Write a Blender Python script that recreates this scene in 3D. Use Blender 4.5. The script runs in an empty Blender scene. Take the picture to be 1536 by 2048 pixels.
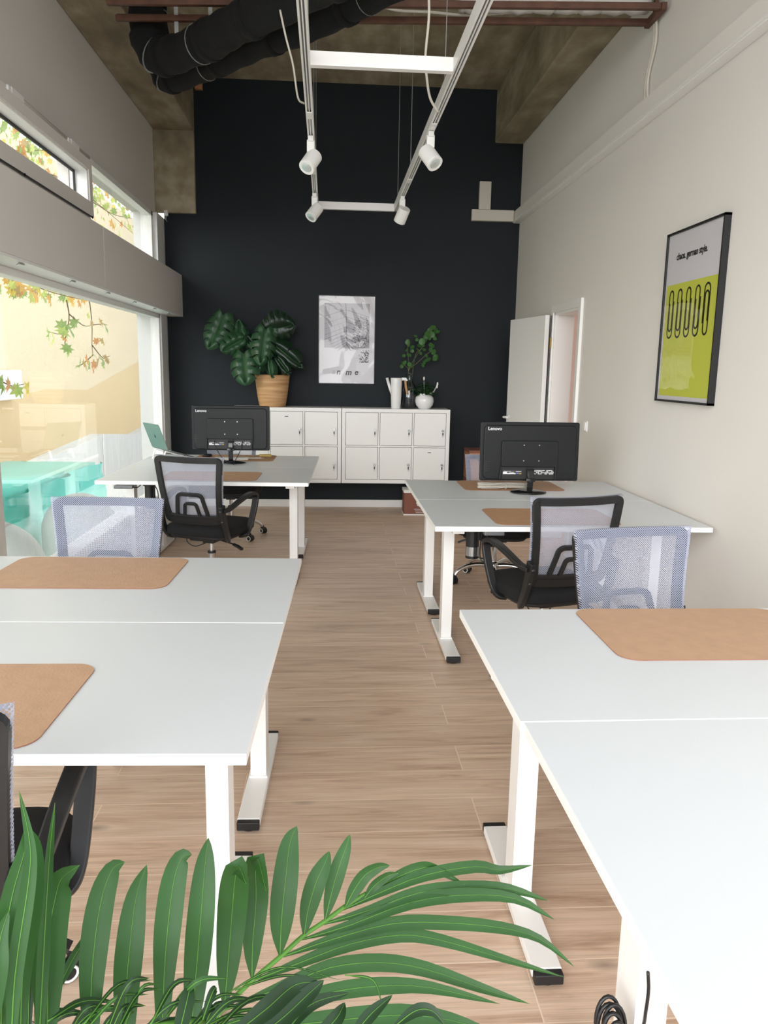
import bpy, math, random
from mathutils import Vector, Matrix
random.seed(7)
SC = bpy.context.scene
COL = SC.collection

# ------------------------------------------------------------------ camera
CAM_F, PITCH, YAW, ROLL, CAM_H = 1547.54, 0.182348, 0.0678892, 0.017716, 1.49157
_f = Vector((math.sin(YAW)*math.cos(PITCH), math.cos(YAW)*math.cos(PITCH), -math.sin(PITCH)))
_r0 = Vector((math.cos(YAW), -math.sin(YAW), 0)); _u0 = _r0.cross(_f)
CR = _r0*math.cos(ROLL) + _u0*math.sin(ROLL)
CU = -_r0*math.sin(ROLL) + _u0*math.cos(ROLL)
CP = Vector((0, 0, CAM_H))
cd = bpy.data.cameras.new('camera'); cam = bpy.data.objects.new('camera', cd); COL.objects.link(cam)
m = Matrix((CR, CU, -_f)).transposed().to_4x4(); m.translation = CP
cam.matrix_world = m
cd.sensor_fit = 'VERTICAL'; cd.sensor_height = 36.0; cd.lens = CAM_F/2048*36
cd.clip_start = 0.02; cd.clip_end = 200
SC.camera = cam

# ------------------------------------------------------------------ world, light, exposure
SC.view_settings.view_transform = 'Standard'
SC.view_settings.look = 'None'
SC.view_settings.exposure = 0.06
SC.view_settings.gamma = 1.0
SC.view_settings.use_curve_mapping = False
SKY = 2.75
w = bpy.data.worlds.new('overcast_sky'); SC.world = w; w.use_nodes = True
nt = w.node_tree; nt.nodes.clear()
out = nt.nodes.new('ShaderNodeOutputWorld'); bg = nt.nodes.new('ShaderNodeBackground')
tc = nt.nodes.new('ShaderNodeTexCoord'); sp = nt.nodes.new('ShaderNodeSeparateXYZ')
rp = nt.nodes.new('ShaderNodeValToRGB')
nt.links.new(tc.outputs['Generated'], sp.inputs[0]); nt.links.new(sp.outputs['Z'], rp.inputs[0])
rp.color_ramp.elements[0].position = 0.0; rp.color_ramp.elements[0].color = (0.93, 0.96, 1.0, 1)
rp.color_ramp.elements[1].position = 1.0; rp.color_ramp.elements[1].color = (0.72, 0.74, 0.76, 1)
nt.links.new(rp.outputs[0], bg.inputs[0]); bg.inputs[1].default_value = SKY
nt.links.new(bg.outputs[0], out.inputs[0])

# bright low overcast sky behind the camera, as one very soft sun
sl = bpy.data.lights.new('hazy_sun', 'SUN'); sl.energy = 3.0; sl.angle = math.radians(50); sl.color = (1.0, 0.985, 0.965)
so = bpy.data.objects.new('hazy_sun', sl); COL.objects.link(so); so.location = (-4, -6, 5)
so.rotation_euler = Vector((0.42, 1.0, -0.20)).to_track_quat('-Z', 'Y').to_euler()

def lin(c):
    c = c/255.0
    return c/12.92 if c <= 0.04045 else ((c+0.055)/1.055)**2.4
def S(r, g, b): return (lin(r), lin(g), lin(b), 1.0)

# ------------------------------------------------------------------ materials
def newmat(name):
    m = bpy.data.materials.new(name); m.use_nodes = True
    n = m.node_tree; p = n.nodes['Principled BSDF']
    return m, n, p
def pbr(name, col, rough=0.5, metal=0.0, bump=0.0, bscale=60.0, var=0.0, vscale=4.0, spec=None, coat=0.0, stretch=None):
    m, n, p = newmat(name)
    p.inputs['Base Color'].default_value = col; p.inputs['Roughness'].default_value = rough
    p.inputs['Metallic'].default_value = metal
    if spec is not None: p.inputs['Specular IOR Level'].default_value = spec
    if coat: p.inputs['Coat Weight'].default_value = coat; p.inputs['Coat Roughness'].default_value = 0.08
    tcn = n.nodes.new('ShaderNodeTexCoord'); src = tcn.outputs['Object']
    if stretch:
        mp = n.nodes.new('ShaderNodeMapping'); mp.inputs['Scale'].default_value = stretch
        n.links.new(src, mp.inputs[0]); src = mp.outputs[0]
    nz = n.nodes.new('ShaderNodeTexNoise'); nz.inputs['Scale'].default_value = vscale; nz.inputs['Detail'].default_value = 5
    n.links.new(src, nz.inputs['Vector'])
    if var > 0:
        r = n.nodes.new('ShaderNodeValToRGB')
        r.color_ramp.elements[0].position = 0.3; r.color_ramp.elements[1].position = 0.72
        a = [max(0, c*(1-var)) for c in col[:3]]; b = [min(1, c*(1+var)) for c in col[:3]]
        r.color_ramp.elements[0].color = (*a, 1); r.color_ramp.elements[1].color = (*b, 1)
        n.links.new(nz.outputs['Fac'], r.inputs[0]); n.links.new(r.outputs[0], p.inputs['Base Color'])
    if bump > 0:
        n2 = n.nodes.new('ShaderNodeTexNoise'); n2.inputs['Scale'].default_value = bscale; n2.inputs['Detail'].default_value = 4
        n.links.new(src, n2.inputs['Vector'])
        bp = n.nodes.new('ShaderNodeBump'); bp.inputs['Strength'].default_value = bump; bp.inputs['Distance'].default_value = 0.004
        n.links.new(n2.outputs['Fac'], bp.inputs['Height']); n.links.new(bp.outputs[0], p.inputs['Normal'])
    return m

M = {}
M['wall_white'] = pbr('warm_white_paint', S(232, 229, 224), 0.75, bump=0.05, bscale=90, var=0.012, vscale=2)
M['wall_upper'] = pbr('white_paint_cool_light', S(224, 227, 226), 0.75, bump=0.05, bscale=90, var=0.01, vscale=2)  # same paint as the lower wall, cooler light put into its colour; unused
M['grey_panel'] = pbr('light_grey_panel_paint', S(228, 224, 219), 0.55, bump=0.02, bscale=120, var=0.015, vscale=1.5)
M['dark_wall'] = pbr('anthracite_paint', S(17, 25, 31), 0.6, bump=0.12, bscale=140, var=0.05, vscale=3, spec=0.3)
M['white_trim'] = pbr('white_lacquer', S(242, 242, 240), 0.35)
M['white_metal'] = pbr('white_powder_coat', S(244, 243, 241), 0.38)
M['desk_top'] = pbr('white_laminate', S(222, 226, 229), 0.33, bump=0.03, bscale=400)
M['desk_edge'] = pbr('white_edge_band', S(247, 247, 245), 0.4)
M['black_plastic'] = pbr('black_plastic', S(25, 26, 28), 0.42, bump=0.05, bscale=300)
M['black_gloss'] = pbr('glossy_black_plastic', S(20, 21, 23), 0.12)
M['monitor_black'] = pbr('matte_black_monitor_shell', S(16, 18, 21), 0.42, bump=0.08, bscale=500, spec=0.3)
M['monitor_dark'] = pbr('darker_black_recess', S(12, 13, 14), 0.45)
M['rubber'] = pbr('black_rubber', S(26, 26, 27), 0.5)
M['seat_fabric'] = pbr('black_mesh_fabric', S(9, 10, 14), 0.9, bump=0.5, bscale=500)
M['chrome'] = pbr('chrome', S(225, 226, 228), 0.07, metal=1.0)
M['steel'] = pbr('brushed_steel', S(170, 172, 172), 0.3, metal=1.0)
M['galv'] = pbr('galvanised_steel', S(176, 180, 180), 0.4, metal=0.6, var=0.08, vscale=20)
M['white_plastic'] = pbr('white_plastic', S(240, 240, 238), 0.4)
M['white_cable'] = pbr('off_white_cable', S(205, 200, 188), 0.55)
M['black_cable'] = pbr('black_cable', S(22, 22, 24), 0.4)
M['ceramic'] = pbr('white_ceramic', S(238, 238, 238), 0.15, coat=0.4)
M['cane_wood'] = pbr('light_wood', S(205, 160, 110), 0.5, var=0.1, vscale=20)
M['leather'] = pbr('tan_leather', S(198, 160, 130), 0.6, bump=0.25, bscale=160, var=0.06, vscale=18)
M['leather2'] = pbr('deeper_tan_leather', S(184, 144, 110), 0.58, bump=0.25, bscale=160, var=0.06, vscale=18)
M['leather_edge'] = pbr('brown_leather_edge', S(150, 98, 75), 0.7)
M['black_foam'] = pbr('black_pipe_insulation', S(9, 11, 12), 0.95, bump=0.8, bscale=45, var=0.3, vscale=8)
M['rust'] = pbr('brown_steel', S(98, 66, 52), 0.6, var=0.25, vscale=14)
M['foil'] = pbr('crinkled_foil', S(226, 226, 222), 0.35, metal=0.15, bump=1.0, bscale=14)
M['cardboard'] = pbr('orange_brown_cardboard', S(192, 136, 96), 0.8, var=0.06, vscale=20)
M['brown_card'] = pbr('red_brown_cardboard', S(138, 88, 74), 0.75, var=0.05, vscale=20)
M['ink'] = pbr('black_ink', S(18, 18, 18), 0.6)
M['ink_grey'] = pbr('dark_grey_print', S(70, 66, 70), 0.6)
M['paper'] = pbr('pale_grey_paper', S(226, 224, 230), 0.6)
M['paper_mid'] = pbr('grey_photo_print', S(176, 173, 181), 0.6, var=0.06, vscale=9)
M['lime'] = pbr('lime_green_print', S(212, 218, 84), 0.55)
M['white_print'] = pbr('white_print', S(232, 233, 236), 0.5)
M['blue_print'] = pbr('blue_sticker', S(90, 130, 190), 0.5)
M['amber_print'] = pbr('amber_sticker', S(190, 150, 60), 0.5)
M['soil'] = pbr('dark_soil', S(42, 32, 26), 0.95, bump=0.8, bscale=60)
M['yellow_wall'] = pbr('cream_yellow_render', S(224, 208, 176), 0.9, bump=0.3, bscale=6, var=0.03, vscale=0.7, stretch=(1, 0.4, 1.6))
M['reflection_tone'] = pbr('ochre_reflection_tone', S(220, 196, 154), 0.9, bump=0.3, bscale=6, var=0.03, vscale=0.7)  # deeper yellow below the window reflection, its tone step put into the colour
M['ext_concrete'] = pbr('pale_board_concrete', S(205, 203, 198), 0.9, bump=0.4, bscale=12, var=0.07, vscale=2.2, stretch=(3, 3, 0.5))
M['paving'] = pbr('pale_paving', S(205, 203, 198), 0.9, var=0.05, vscale=2)
M['teal'] = pbr('teal_tarpaulin', S(84, 188, 172), 0.35, bump=0.6, bscale=3, var=0.08, vscale=2)
M['grey_dome'] = pbr('grey_weathered_plastic', S(140, 148, 146), 0.5, var=0.05)
M['laptop'] = pbr('grey_green_anodised_aluminium', S(132, 150, 146), 0.36, metal=0.4)
M['laptop_logo'] = pbr('dark_mirror_logo', S(44, 84, 84), 0.15, metal=0.6)
M['grey_silver'] = pbr('grey_metal', S(120, 122, 124), 0.35, metal=0.7)
M['bark'] = pbr('brown_bark', S(120, 92, 66), 0.85)
M['brass'] = pbr('brass', S(196, 168, 110), 0.3, metal=0.9)
M['post_yellow'] = pbr('yellow_paper', S(224, 196, 110), 0.7)
M['pink_wall'] = pbr('soft_pink_paint', S(232, 214, 208), 0.8)

def leafmat(name, col, rough=0.4, var=0.18, trans=0.25, vs=12):
    m = pbr(name, col, rough, var=var, vscale=vs, bump=0.1, bscale=30)
    n = m.node_tree; p = n.nodes['Principled BSDF']; o = n.nodes['Material Output']
    t = n.nodes.new('ShaderNodeBsdfTranslucent'); t.inputs[0].default_value = (min(1, col[0]*1.6), min(1, col[1]*1.6), col[2], 1)
    x = n.nodes.new('ShaderNodeMixShader'); x.inputs[0].default_value = trans
    n.links.new(p.outputs[0], x.inputs[1]); n.links.new(t.outputs[0], x.inputs[2]); n.links.new(x.outputs[0], o.inputs[0])
    return m
M['palm'] = leafmat('palm_green', S(38, 82, 30), 0.5)
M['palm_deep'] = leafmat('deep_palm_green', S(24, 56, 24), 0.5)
M['palm_rib'] = leafmat('light_green_rib', S(92, 146, 58), 0.5)
M['monstera'] = leafmat('monstera_green', S(46, 84, 54), 0.3, trans=0.08)
M['monstera_dark'] = leafmat('dark_monstera_green', S(20, 46, 28), 0.3, trans=0.05)
M['monstera_rib'] = leafmat('monstera_rib_green', S(84, 124, 78), 0.35, trans=0.05)
M['euca'] = leafmat('fresh_round_leaf_green', S(72, 120, 62), 0.4)
M['herb'] = leafmat('dark_herb_green', S(34, 76, 34), 0.35)
M['stem'] = leafmat('olive_stem', S(112, 118, 78), 0.5)
for i, c in enumerate([(172, 190, 120), (196, 204, 134), (150, 172, 120), (232, 200, 120), (234, 180, 116), (204, 152, 112), (180, 158, 120)]):
    M['plane%d' % i] = leafmat('plane_leaf_tone_%s' % 'abcdefg'[i], S(*c), 0.5, trans=0.4)

def concrete():
    m, n, p = newmat('raw_board_marked_concrete')
    p.inputs['Roughness'].default_value = 0.9
    t = n.nodes.new('ShaderNodeTexCoord')
    a = n.nodes.new('ShaderNodeTexNoise'); a.inputs['Scale'].default_value = 1.6; a.inputs['Detail'].default_value = 9; a.inputs['Roughness'].default_value = 0.62
    mp = n.nodes.new('ShaderNodeMapping'); mp.inputs['Scale'].default_value = (1, 0.35, 1)
    b = n.nodes.new('ShaderNodeTexNoise'); b.inputs['Scale'].default_value = 7; b.inputs['Detail'].default_value = 6
    n.links.new(t.outputs['Object'], a.inputs['Vector']); n.links.new(t.outputs['Object'], mp.inputs[0]); n.links.new(mp.outputs[0], b.inputs['Vector'])
    mx = n.nodes.new('ShaderNodeMath'); mx.operation = 'ADD'; n.links.new(a.outputs['Fac'], mx.inputs[0]); n.links.new(b.outputs['Fac'], mx.inputs[1])
    hf = n.nodes.new('ShaderNodeMath'); hf.operation = 'MULTIPLY'; hf.inputs[1].default_value = 0.5; n.links.new(mx.outputs[0], hf.inputs[0])
    r = n.nodes.new('ShaderNodeValToRGB'); cr = r.color_ramp
    cr.elements[0].position = 0.36; cr.elements[0].color = S(122, 112, 92)
    cr.elements[1].position = 0.64; cr.elements[1].color = S(178, 168, 146)
    e = cr.elements.new(0.5); e.color = S(150, 138, 114)
    n.links.new(hf.outputs[0], r.inputs[0]); n.links.new(r.outputs[0], p.inputs['Base Color'])
    bp = n.nodes.new('ShaderNodeBump'); bp.inputs['Strength'].default_value = 0.5; bp.inputs['Distance'].default_value = 0.01
    n.links.new(b.outputs['Fac'], bp.inputs['Height']); n.links.new(bp.outputs[0], p.inputs['Normal'])
    return m
M['concrete'] = concrete()

def floormat():
    m, n, p = newmat('oak_laminate_planks')
    L = n.links.new
    t = n.nodes.new('ShaderNodeTexCoord')
    mp = n.nodes.new('ShaderNodeMapping'); mp.inputs['Location'].default_value = (0.31, 0.016, 0)
    L(t.outputs['Object'], mp.inputs[0])
    br = n.nodes.new('ShaderNodeTexBrick'); br.offset = 0.37; br.offset_frequency = 2
    br.inputs['Scale'].default_value = 1.0; br.inputs['Brick Width'].default_value = 1.285; br.inputs['Row Height'].default_value = 0.193
    br.inputs['Mortar Size'].default_value = 0.0020; br.inputs['Mortar Smooth'].default_value = 0.2; br.inputs['Bias'].default_value = 0.0
    br.inputs['Color1'].default_value = (0, 0, 0, 1); br.inputs['Color2'].default_value = (1, 1, 1, 1); br.inputs['Mortar'].default_value = (0.5, 0.5, 0.5, 1)
    L(mp.outputs[0], br.inputs['Vector'])
    # shift grain per plank
    cmb = n.nodes.new('ShaderNodeVectorMath'); cmb.operation = 'MULTIPLY_ADD'
    L(br.outputs['Color'], cmb.inputs[0]); cmb.inputs[1].default_value = (7.3, 3.1, 9.0); L(mp.outputs[0], cmb.inputs[2])
    g = n.nodes.new('ShaderNodeMapping'); g.inputs['Scale'].default_value = (1.3, 13.0, 1.0); L(cmb.outputs[0], g.inputs[0])
    nz = n.nodes.new('ShaderNodeTexNoise'); nz.inputs['Scale'].default_value = 1.6; nz.inputs['Detail'].default_value = 8; nz.inputs['Roughness'].default_value = 0.6; nz.inputs['Distortion'].default_value = 0.9
    L(g.outputs[0], nz.inputs['Vector'])
    fg = n.nodes.new('ShaderNodeMapping'); fg.inputs['Scale'].default_value = (2.5, 110.0, 1.0); L(cmb.outputs[0], fg.inputs[0])
    fz = n.nodes.new('ShaderNodeTexNoise'); fz.inputs['Scale'].default_value = 2.0; fz.inputs['Detail'].default_value = 4; L(fg.outputs[0], fz.inputs['Vector'])
    r = n.nodes.new('ShaderNodeValToRGB'); cr = r.color_ramp
    cr.elements[0].position = 0.30; cr.elements[0].color = S(198, 166, 142)
    cr.elements[1].position = 0.68; cr.elements[1].color = S(238, 214, 192)
    e = cr.elements.new(0.47); e.color = S(226, 198, 174)
    L(nz.outputs['Fac'], r.inputs[0])
    # knots
    kg = n.nodes.new('ShaderNodeMapping'); kg.inputs['Scale'].default_value = (1.5, 3.4, 1.0); L(cmb.outputs[0], kg.inputs[0])
    vo = n.nodes.new('ShaderNodeTexVoronoi'); vo.inputs['Scale'].default_value = 1.3; L(kg.outputs[0], vo.inputs['Vector'])
    kr = n.nodes.new('ShaderNodeValToRGB'); kr.color_ramp.elements[0].position = 0.0; kr.color_ramp.elements[0].color = (0.30, 0.30, 0.30, 1)
    kr.color_ramp.elements[1].position = 0.11; kr.color_ramp.elements[1].color = (1, 1, 1, 1); L(vo.outputs['Distance'], kr.inputs[0])
    mk = n.nodes.new('ShaderNodeMixRGB'); mk.blend_type = 'MULTIPLY'; mk.inputs[0].default_value = 0.75; L(r.outputs[0], mk.inputs[1]); L(kr.outputs[0], mk.inputs[2])
    fr = n.nodes.new('ShaderNodeValToRGB'); fr.color_ramp.elements[0].position = 0.35; fr.color_ramp.elements[0].color = (0.86, 0.85, 0.84, 1); fr.color_ramp.elements[1].position = 0.6; fr.color_ramp.elements[1].color = (1.03, 1.03, 1.03, 1)
    L(fz.outputs['Fac'], fr.inputs[0])
    mf = n.nodes.new('ShaderNodeMixRGB'); mf.blend_type = 'MULTIPLY'; mf.inputs[0].default_value = 1.0; L(mk.outputs[0], mf.inputs[1]); L(fr.outputs[0], mf.inputs[2])
    pv = n.nodes.new('ShaderNodeMixRGB'); pv.blend_type = 'MULTIPLY'; pv.inputs[0].default_value = 1.0
    pr = n.nodes.new('ShaderNodeValToRGB'); pr.color_ramp.elements[0].color = (0.88, 0.87, 0.86, 1); pr.color_ramp.elements[1].color = (1.0, 1.0, 1.0, 1)
    L(br.outputs['Color'], pr.inputs[0]); L(mf.outputs[0], pv.inputs[1]); L(pr.outputs[0], pv.inputs[2])
    sm = n.nodes.new('ShaderNodeMixRGB'); sm.inputs[2].default_value = S(240, 218, 196); L(br.outputs['Fac'], sm.inputs[0]); L(pv.outputs[0], sm.inputs[1])
    L(sm.outputs[0], p.inputs['Base Color'])
    p.inputs['Roughness'].default_value = 0.42
    bp = n.nodes.new('ShaderNodeBump'); bp.inputs['Strength'].default_value = 0.12; bp.inputs['Distance'].default_value = 0.002
    L(fz.outputs['Fac'], bp.inputs['Height']); L(bp.outputs[0], p.inputs['Normal'])
    return m
M['floor'] = floormat()

def glassmat(name, tint=(1, 1, 1, 1), rough=0.0, wavy=0.0, boost=1.0, wscale=2.0):
    m = bpy.data.materials.new(name); m.use_nodes = True; n = m.node_tree; n.nodes.clear()
    o = n.nodes.new('ShaderNodeOutputMaterial'); t = n.nodes.new('ShaderNodeBsdfTransparent'); g = n.nodes.new('ShaderNodeBsdfGlossy')
    f = n.nodes.new('ShaderNodeFresnel'); f.inputs[0].default_value = 1.5; x = n.nodes.new('ShaderNodeMixShader')
    t.inputs[0].default_value = tint; g.inputs['Roughness'].default_value = rough
    ge = n.nodes.new('ShaderNodeNewGeometry'); mi_ = n.nodes.new('ShaderNodeMath'); mi_.operation = 'MULTIPLY_ADD'
    mi_.inputs[1].default_value = 1/1.5-1.5; mi_.inputs[2].default_value = 1.5
    n.links.new(ge.outputs['Backfacing'], mi_.inputs[0]); n.links.new(mi_.outputs[0], f.inputs[0])
    mu = n.nodes.new('ShaderNodeMath'); mu.operation = 'MULTIPLY'; mu.inputs[1].default_value = boost; mu.use_clamp = True
    n.links.new(f.outputs[0], mu.inputs[0]); n.links.new(mu.outputs[0], x.inputs[0])
    n.links.new(t.outputs[0], x.inputs[1]); n.links.new(g.outputs[0], x.inputs[2]); n.links.new(x.outputs[0], o.inputs[0])
    if wavy:
        tcn = n.nodes.new('ShaderNodeTexCoord'); nz = n.nodes.new('ShaderNodeTexNoise'); nz.inputs['Scale'].default_value = wscale; nz.inputs['Detail'].default_value = 2
        nz.inputs['Distortion'].default_value = 1.2
        n.links.new(tcn.outputs['Object'], nz.inputs['Vector'])
        bp = n.nodes.new('ShaderNodeBump'); bp.inputs['Strength'].default_value = 1.0; bp.inputs['Distance'].default_value = wavy
        n.links.new(nz.outputs['Fac'], bp.inputs['Height']); n.links.new(bp.outputs[0], g.inputs['Normal'])
    return m
M['glass'] = glassmat('window_glass', (0.97, 0.985, 0.98, 1))
M['acrylic'] = glassmat('wavy_acrylic_sheet', (1, 1, 1, 1), 0.03, wavy=0.05, boost=0.5, wscale=1.4)
M['poster_glass'] = glassmat('poster_acrylic_sheet', (1, 1, 1, 1), 0.02, wavy=0.006, boost=0.7, wscale=1.5)
M['vase_glass'] = glassmat('smoked_clear_glass', (0.80, 0.84, 0.86, 1), 0.0, boost=1.6)
M['led'] = pbr('spot_reflector', S(214, 224, 222), 0.2, metal=0.4)

def meshfab():
    m = bpy.data.materials.new('light_blue_net_fabric'); m.use_nodes = True; n = m.node_tree; L = n.links.new
    p = n.nodes['Principled BSDF']; o = n.nodes['Material Output']
    p.inputs['Base Color'].default_value = S(204, 213, 240); p.inputs['Roughness'].default_value = 0.7
    tcn = n.nodes.new('ShaderNodeTexCoord'); mp = n.nodes.new('ShaderNodeMapping'); mp.inputs['Rotation'].default_value = (0, math.radians(45), 0); L(tcn.outputs['Object'], mp.inputs[0])
    se = n.nodes.new('ShaderNodeSeparateXYZ'); L(mp.outputs[0], se.inputs[0])
    k = 2*math.pi/0.0060
    def s(sock):
        a = n.nodes.new('ShaderNodeMath'); a.operation = 'MULTIPLY'; a.inputs[1].default_value = k; L(sock, a.inputs[0])
        b = n.nodes.new('ShaderNodeMath'); b.operation = 'SINE'; L(a.outputs[0], b.inputs[0]); return b.outputs[0]
    ad = n.nodes.new('ShaderNodeMath'); ad.operation = 'ADD'; L(s(se.outputs['X']), ad.inputs[0]); L(s(se.outputs['Z']), ad.inputs[1])
    gt = n.nodes.new('ShaderNodeMath'); gt.operation = 'GREATER_THAN'; gt.inputs[1].default_value = 0.28; L(ad.outputs[0], gt.inputs[0])
    t = n.nodes.new('ShaderNodeBsdfTransparent'); x = n.nodes.new('ShaderNodeMixShader')
    tl = n.nodes.new('ShaderNodeBsdfTranslucent'); tl.inputs[0].default_value = S(236, 235, 242); xm = n.nodes.new('ShaderNodeMixShader'); xm.inputs[0].default_value = 0.5
    L(p.outputs[0], xm.inputs[1]); L(tl.outputs[0], xm.inputs[2]); L(gt.outputs[0], x.inputs[0]); L(xm.outputs[0], x.inputs[1]); L(t.outputs[0], x.inputs[2]); L(x.outputs[0], o.inputs[0])
    return m
M['net'] = meshfab()

def basketmat():
    m, n, p = newmat('woven_bamboo'); L = n.links.new
    tcn = n.nodes.new('ShaderNodeTexCoord'); se = n.nodes.new('ShaderNodeSeparateXYZ'); L(tcn.outputs['Object'], se.inputs[0])
    at = n.nodes.new('ShaderNodeMath'); at.operation = 'ARCTAN2'; L(se.outputs['Y'], at.inputs[0]); L(se.outputs['X'], at.inputs[1])
    cb = n.nodes.new('ShaderNodeCombineXYZ'); L(at.outputs[0], cb.inputs[0]); L(se.outputs['Z'], cb.inputs[1])
    mp = n.nodes.new('ShaderNodeMapping'); mp.inputs['Scale'].default_value = (1, 6, 1); mp.inputs['Rotation'].default_value = (0, 0, 0.78); L(cb.outputs[0], mp.inputs[0])
    w1 = n.nodes.new('ShaderNodeTexWave'); w1.inputs['Scale'].default_value = 9; w1.inputs['Distortion'].default_value = 1.0; L(mp.outputs[0], w1.inputs['Vector'])
    mp2 = n.nodes.new('ShaderNodeMapping'); mp2.inputs['Scale'].default_value = (0.25, 26, 1); L(cb.outputs[0], mp2.inputs[0])
    nz = n.nodes.new('ShaderNodeTexNoise'); nz.inputs['Scale'].default_value = 1.4; nz.inputs['Detail'].default_value = 3; L(mp2.outputs[0], nz.inputs['Vector'])
    mx = n.nodes.new('ShaderNodeMath'); mx.operation = 'MULTIPLY_ADD'; mx.inputs[1].default_value = 0.55; L(w1.outputs['Fac'], mx.inputs[0]); L(nz.outputs['Fac'], mx.inputs[2])
    r = n.nodes.new('ShaderNodeValToRGB'); r.color_ramp.elements[0].position = 0.5; r.color_ramp.elements[0].color = S(166, 112, 62)
    r.color_ramp.elements[1].position = 1.0; r.color_ramp.elements[1].color = S(236, 196, 146); L(mx.outputs[0], r.inputs[0]); L(r.outputs[0], p.inputs['Base Color'])
    p.inputs['Roughness'].default_value = 0.55
    bp = n.nodes.new('ShaderNodeBump'); bp.inputs['Strength'].default_value = 0.6; bp.inputs['Distance'].default_value = 0.004; L(mx.outputs[0], bp.inputs['Height']); L(bp.outputs[0], p.inputs['Normal'])
    return m
M['basket'] = basketmat()

# ------------------------------------------------------------------ geometry helpers
class MB:
    """collects shapes into one mesh"""
    def __init__(s): s.v = []; s.f = []; s.mi = []
    def add(s, vs, fs, mi=0, mat=None):
        o = len(s.v)
        for q in vs:
            q = Vector(q)
            if mat is not None: q = mat @ q
            s.v.append(q)
        for f in fs: s.f.append([o+i for i in f]); s.mi.append(mi)
        return s
    def box(s, x0, x1, y0, y1, z0, z1, mi=0, mat=None):
        vs = [(x, y, z) for x in (x0, x1) for y in (y0, y1) for z in (z0, z1)]
        fs = [(0, 1, 3, 2), (4, 6, 7, 5), (0, 4, 5, 1), (2, 3, 7, 6), (0, 2, 6, 4), (1, 5, 7, 3)]
        return s.add(vs, fs, mi, mat)
    def tube(s, pts, r, n=10, mi=0, closed=False, caps=True, mat=None):
        pts = [Vector(p) for p in pts]; k = len(pts)
        rr = r if isinstance(r, (list, tuple)) else [r]*k
        vs = []; prev = None
        for i, p in enumerate(pts):
            if closed: t = pts[(i+1) % k]-pts[i-1]
            else: t = pts[min(i+1, k-1)]-pts[max(i-1, 0)]
            if t.length < 1e-9: t = Vector((0, 0, 1))
            t.normalize()
            if prev is None:
                a = Vector((0, 0, 1)) if abs(t.z) < 0.9 else Vector((1, 0, 0))
                u = t.cross(a).normalized()
            else:
                u = (prev - t*prev.dot(t)).normalized()
            prev = u; w_ = t.cross(u)
            for j in range(n):
                a = 2*math.pi*j/n; vs.append(p + (u*math.cos(a)+w_*math.sin(a))*rr[i])
        fs = []
        for i in range(k if closed else k-1):
            for j in range(n):
                a = i*n+j; b = i*n+(j+1) % n; c = ((i+1) % k)*n+(j+1) % n; d = ((i+1) % k)*n+j
                fs.append((a, b, c, d))
        if caps and not closed:
            fs.append(tuple(range(n))[::-1]); fs.append(tuple((k-1)*n+j for j in range(n)))
        return s.add(vs, fs, mi, mat)
    def cyl(s, p0, p1, r, n=20, mi=0, mat=None, r2=None):
        return s.tube([p0, p1], [r, r if r2 is None else r2], n, mi, mat=mat)
    def strip(s, pts, nrm, wd, th, closed=False, mi=0, mat=None):
        """rectangular section swept along pts; nrm = thickness direction(s), wd = width(s) in plane"""
        pts = [Vector(p) for p in pts]; k = len(pts); vs = []
        for i, p in enumerate(pts):
            if closed: t = pts[(i+1) % k]-pts[i-1]
            else: t = pts[min(i+1, k-1)]-pts[max(i-1, 0)]
            t.normalize()
            N = Vector(nrm[i] if isinstance(nrm, list) else nrm)
            N = (N - t*N.dot(t)).normalized(); B = t.cross(N)
            W = wd[i] if isinstance(wd, list) else wd
            for a, b in ((-1, -1), (1, -1), (1, 1), (-1, 1)): vs.append(p + B*(a*W/2) + N*(b*th/2))
        fs = []
        for i in range(k if closed else k-1):
            for j in range(4):
                fs.append((i*4+j, i*4+(j+1) % 4, ((i+1) % k)*4+(j+1) % 4, ((i+1) % k)*4+j))
        if not closed: fs.append((3, 2, 1, 0)); fs.append(tuple((k-1)*4+j for j in range(4)))
        return s.add(vs, fs, mi, mat)
    def lathe(s, prof, c=(0, 0, 0), n=28, mi=0, mat=None):
        vs = []; c = Vector(c)
        for r, z in prof:
            for j in range(n):
                a = 2*math.pi*j/n; vs.append(c+Vector((r*math.cos(a), r*math.sin(a), z)))
        fs = []
        for i in range(len(prof)-1):
            for j in range(n): fs.append((i*n+j, i*n+(j+1) % n, (i+1)*n+(j+1) % n, (i+1)*n+j))
        fs.append(tuple(range(n))[::-1]); fs.append(tuple((len(prof)-1)*n+j for j in range(n)))
        return s.add(vs, fs, mi, mat)
    def prism(s, poly, d, mi=0, mat=None):
        """planar polygon (3-D points) extruded by vector d"""
        k = len(poly); vs = [Vector(p) for p in poly]+[Vector(p)+Vector(d) for p in poly]
        fs = [tuple(range(k))[::-1], tuple(range(k, 2*k))]+[(i, (i+1) % k, k+(i+1) % k, k+i) for i in range(k)]
        return s.add(vs, fs, mi, mat)
    def pillow(s, c, a, e=0.35, e2=0.5, n=32, k=14, mi=0, mat=None):
        vs = []
        pw = lambda x, p: math.copysign(abs(x)**p, x)
        for i in range(k+1):
            ph = -math.pi/2+math.pi*i/k
            for j in range(n):
                th = 2*math.pi*j/n
                cp = pw(math.cos(ph), e2)
                vs.append((c[0]+a[0]*cp*pw(math.cos(th), e), c[1]+a[1]*cp*pw(math.sin(th), e), c[2]+a[2]*pw(math.sin(ph), e2)))
        fs = []
        for i in range(k):
            for j in range(n): fs.append((i*n+j, i*n+(j+1) % n, (i+1)*n+(j+1) % n, (i+1)*n+j))
        return s.add(vs, fs, mi, mat)
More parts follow.
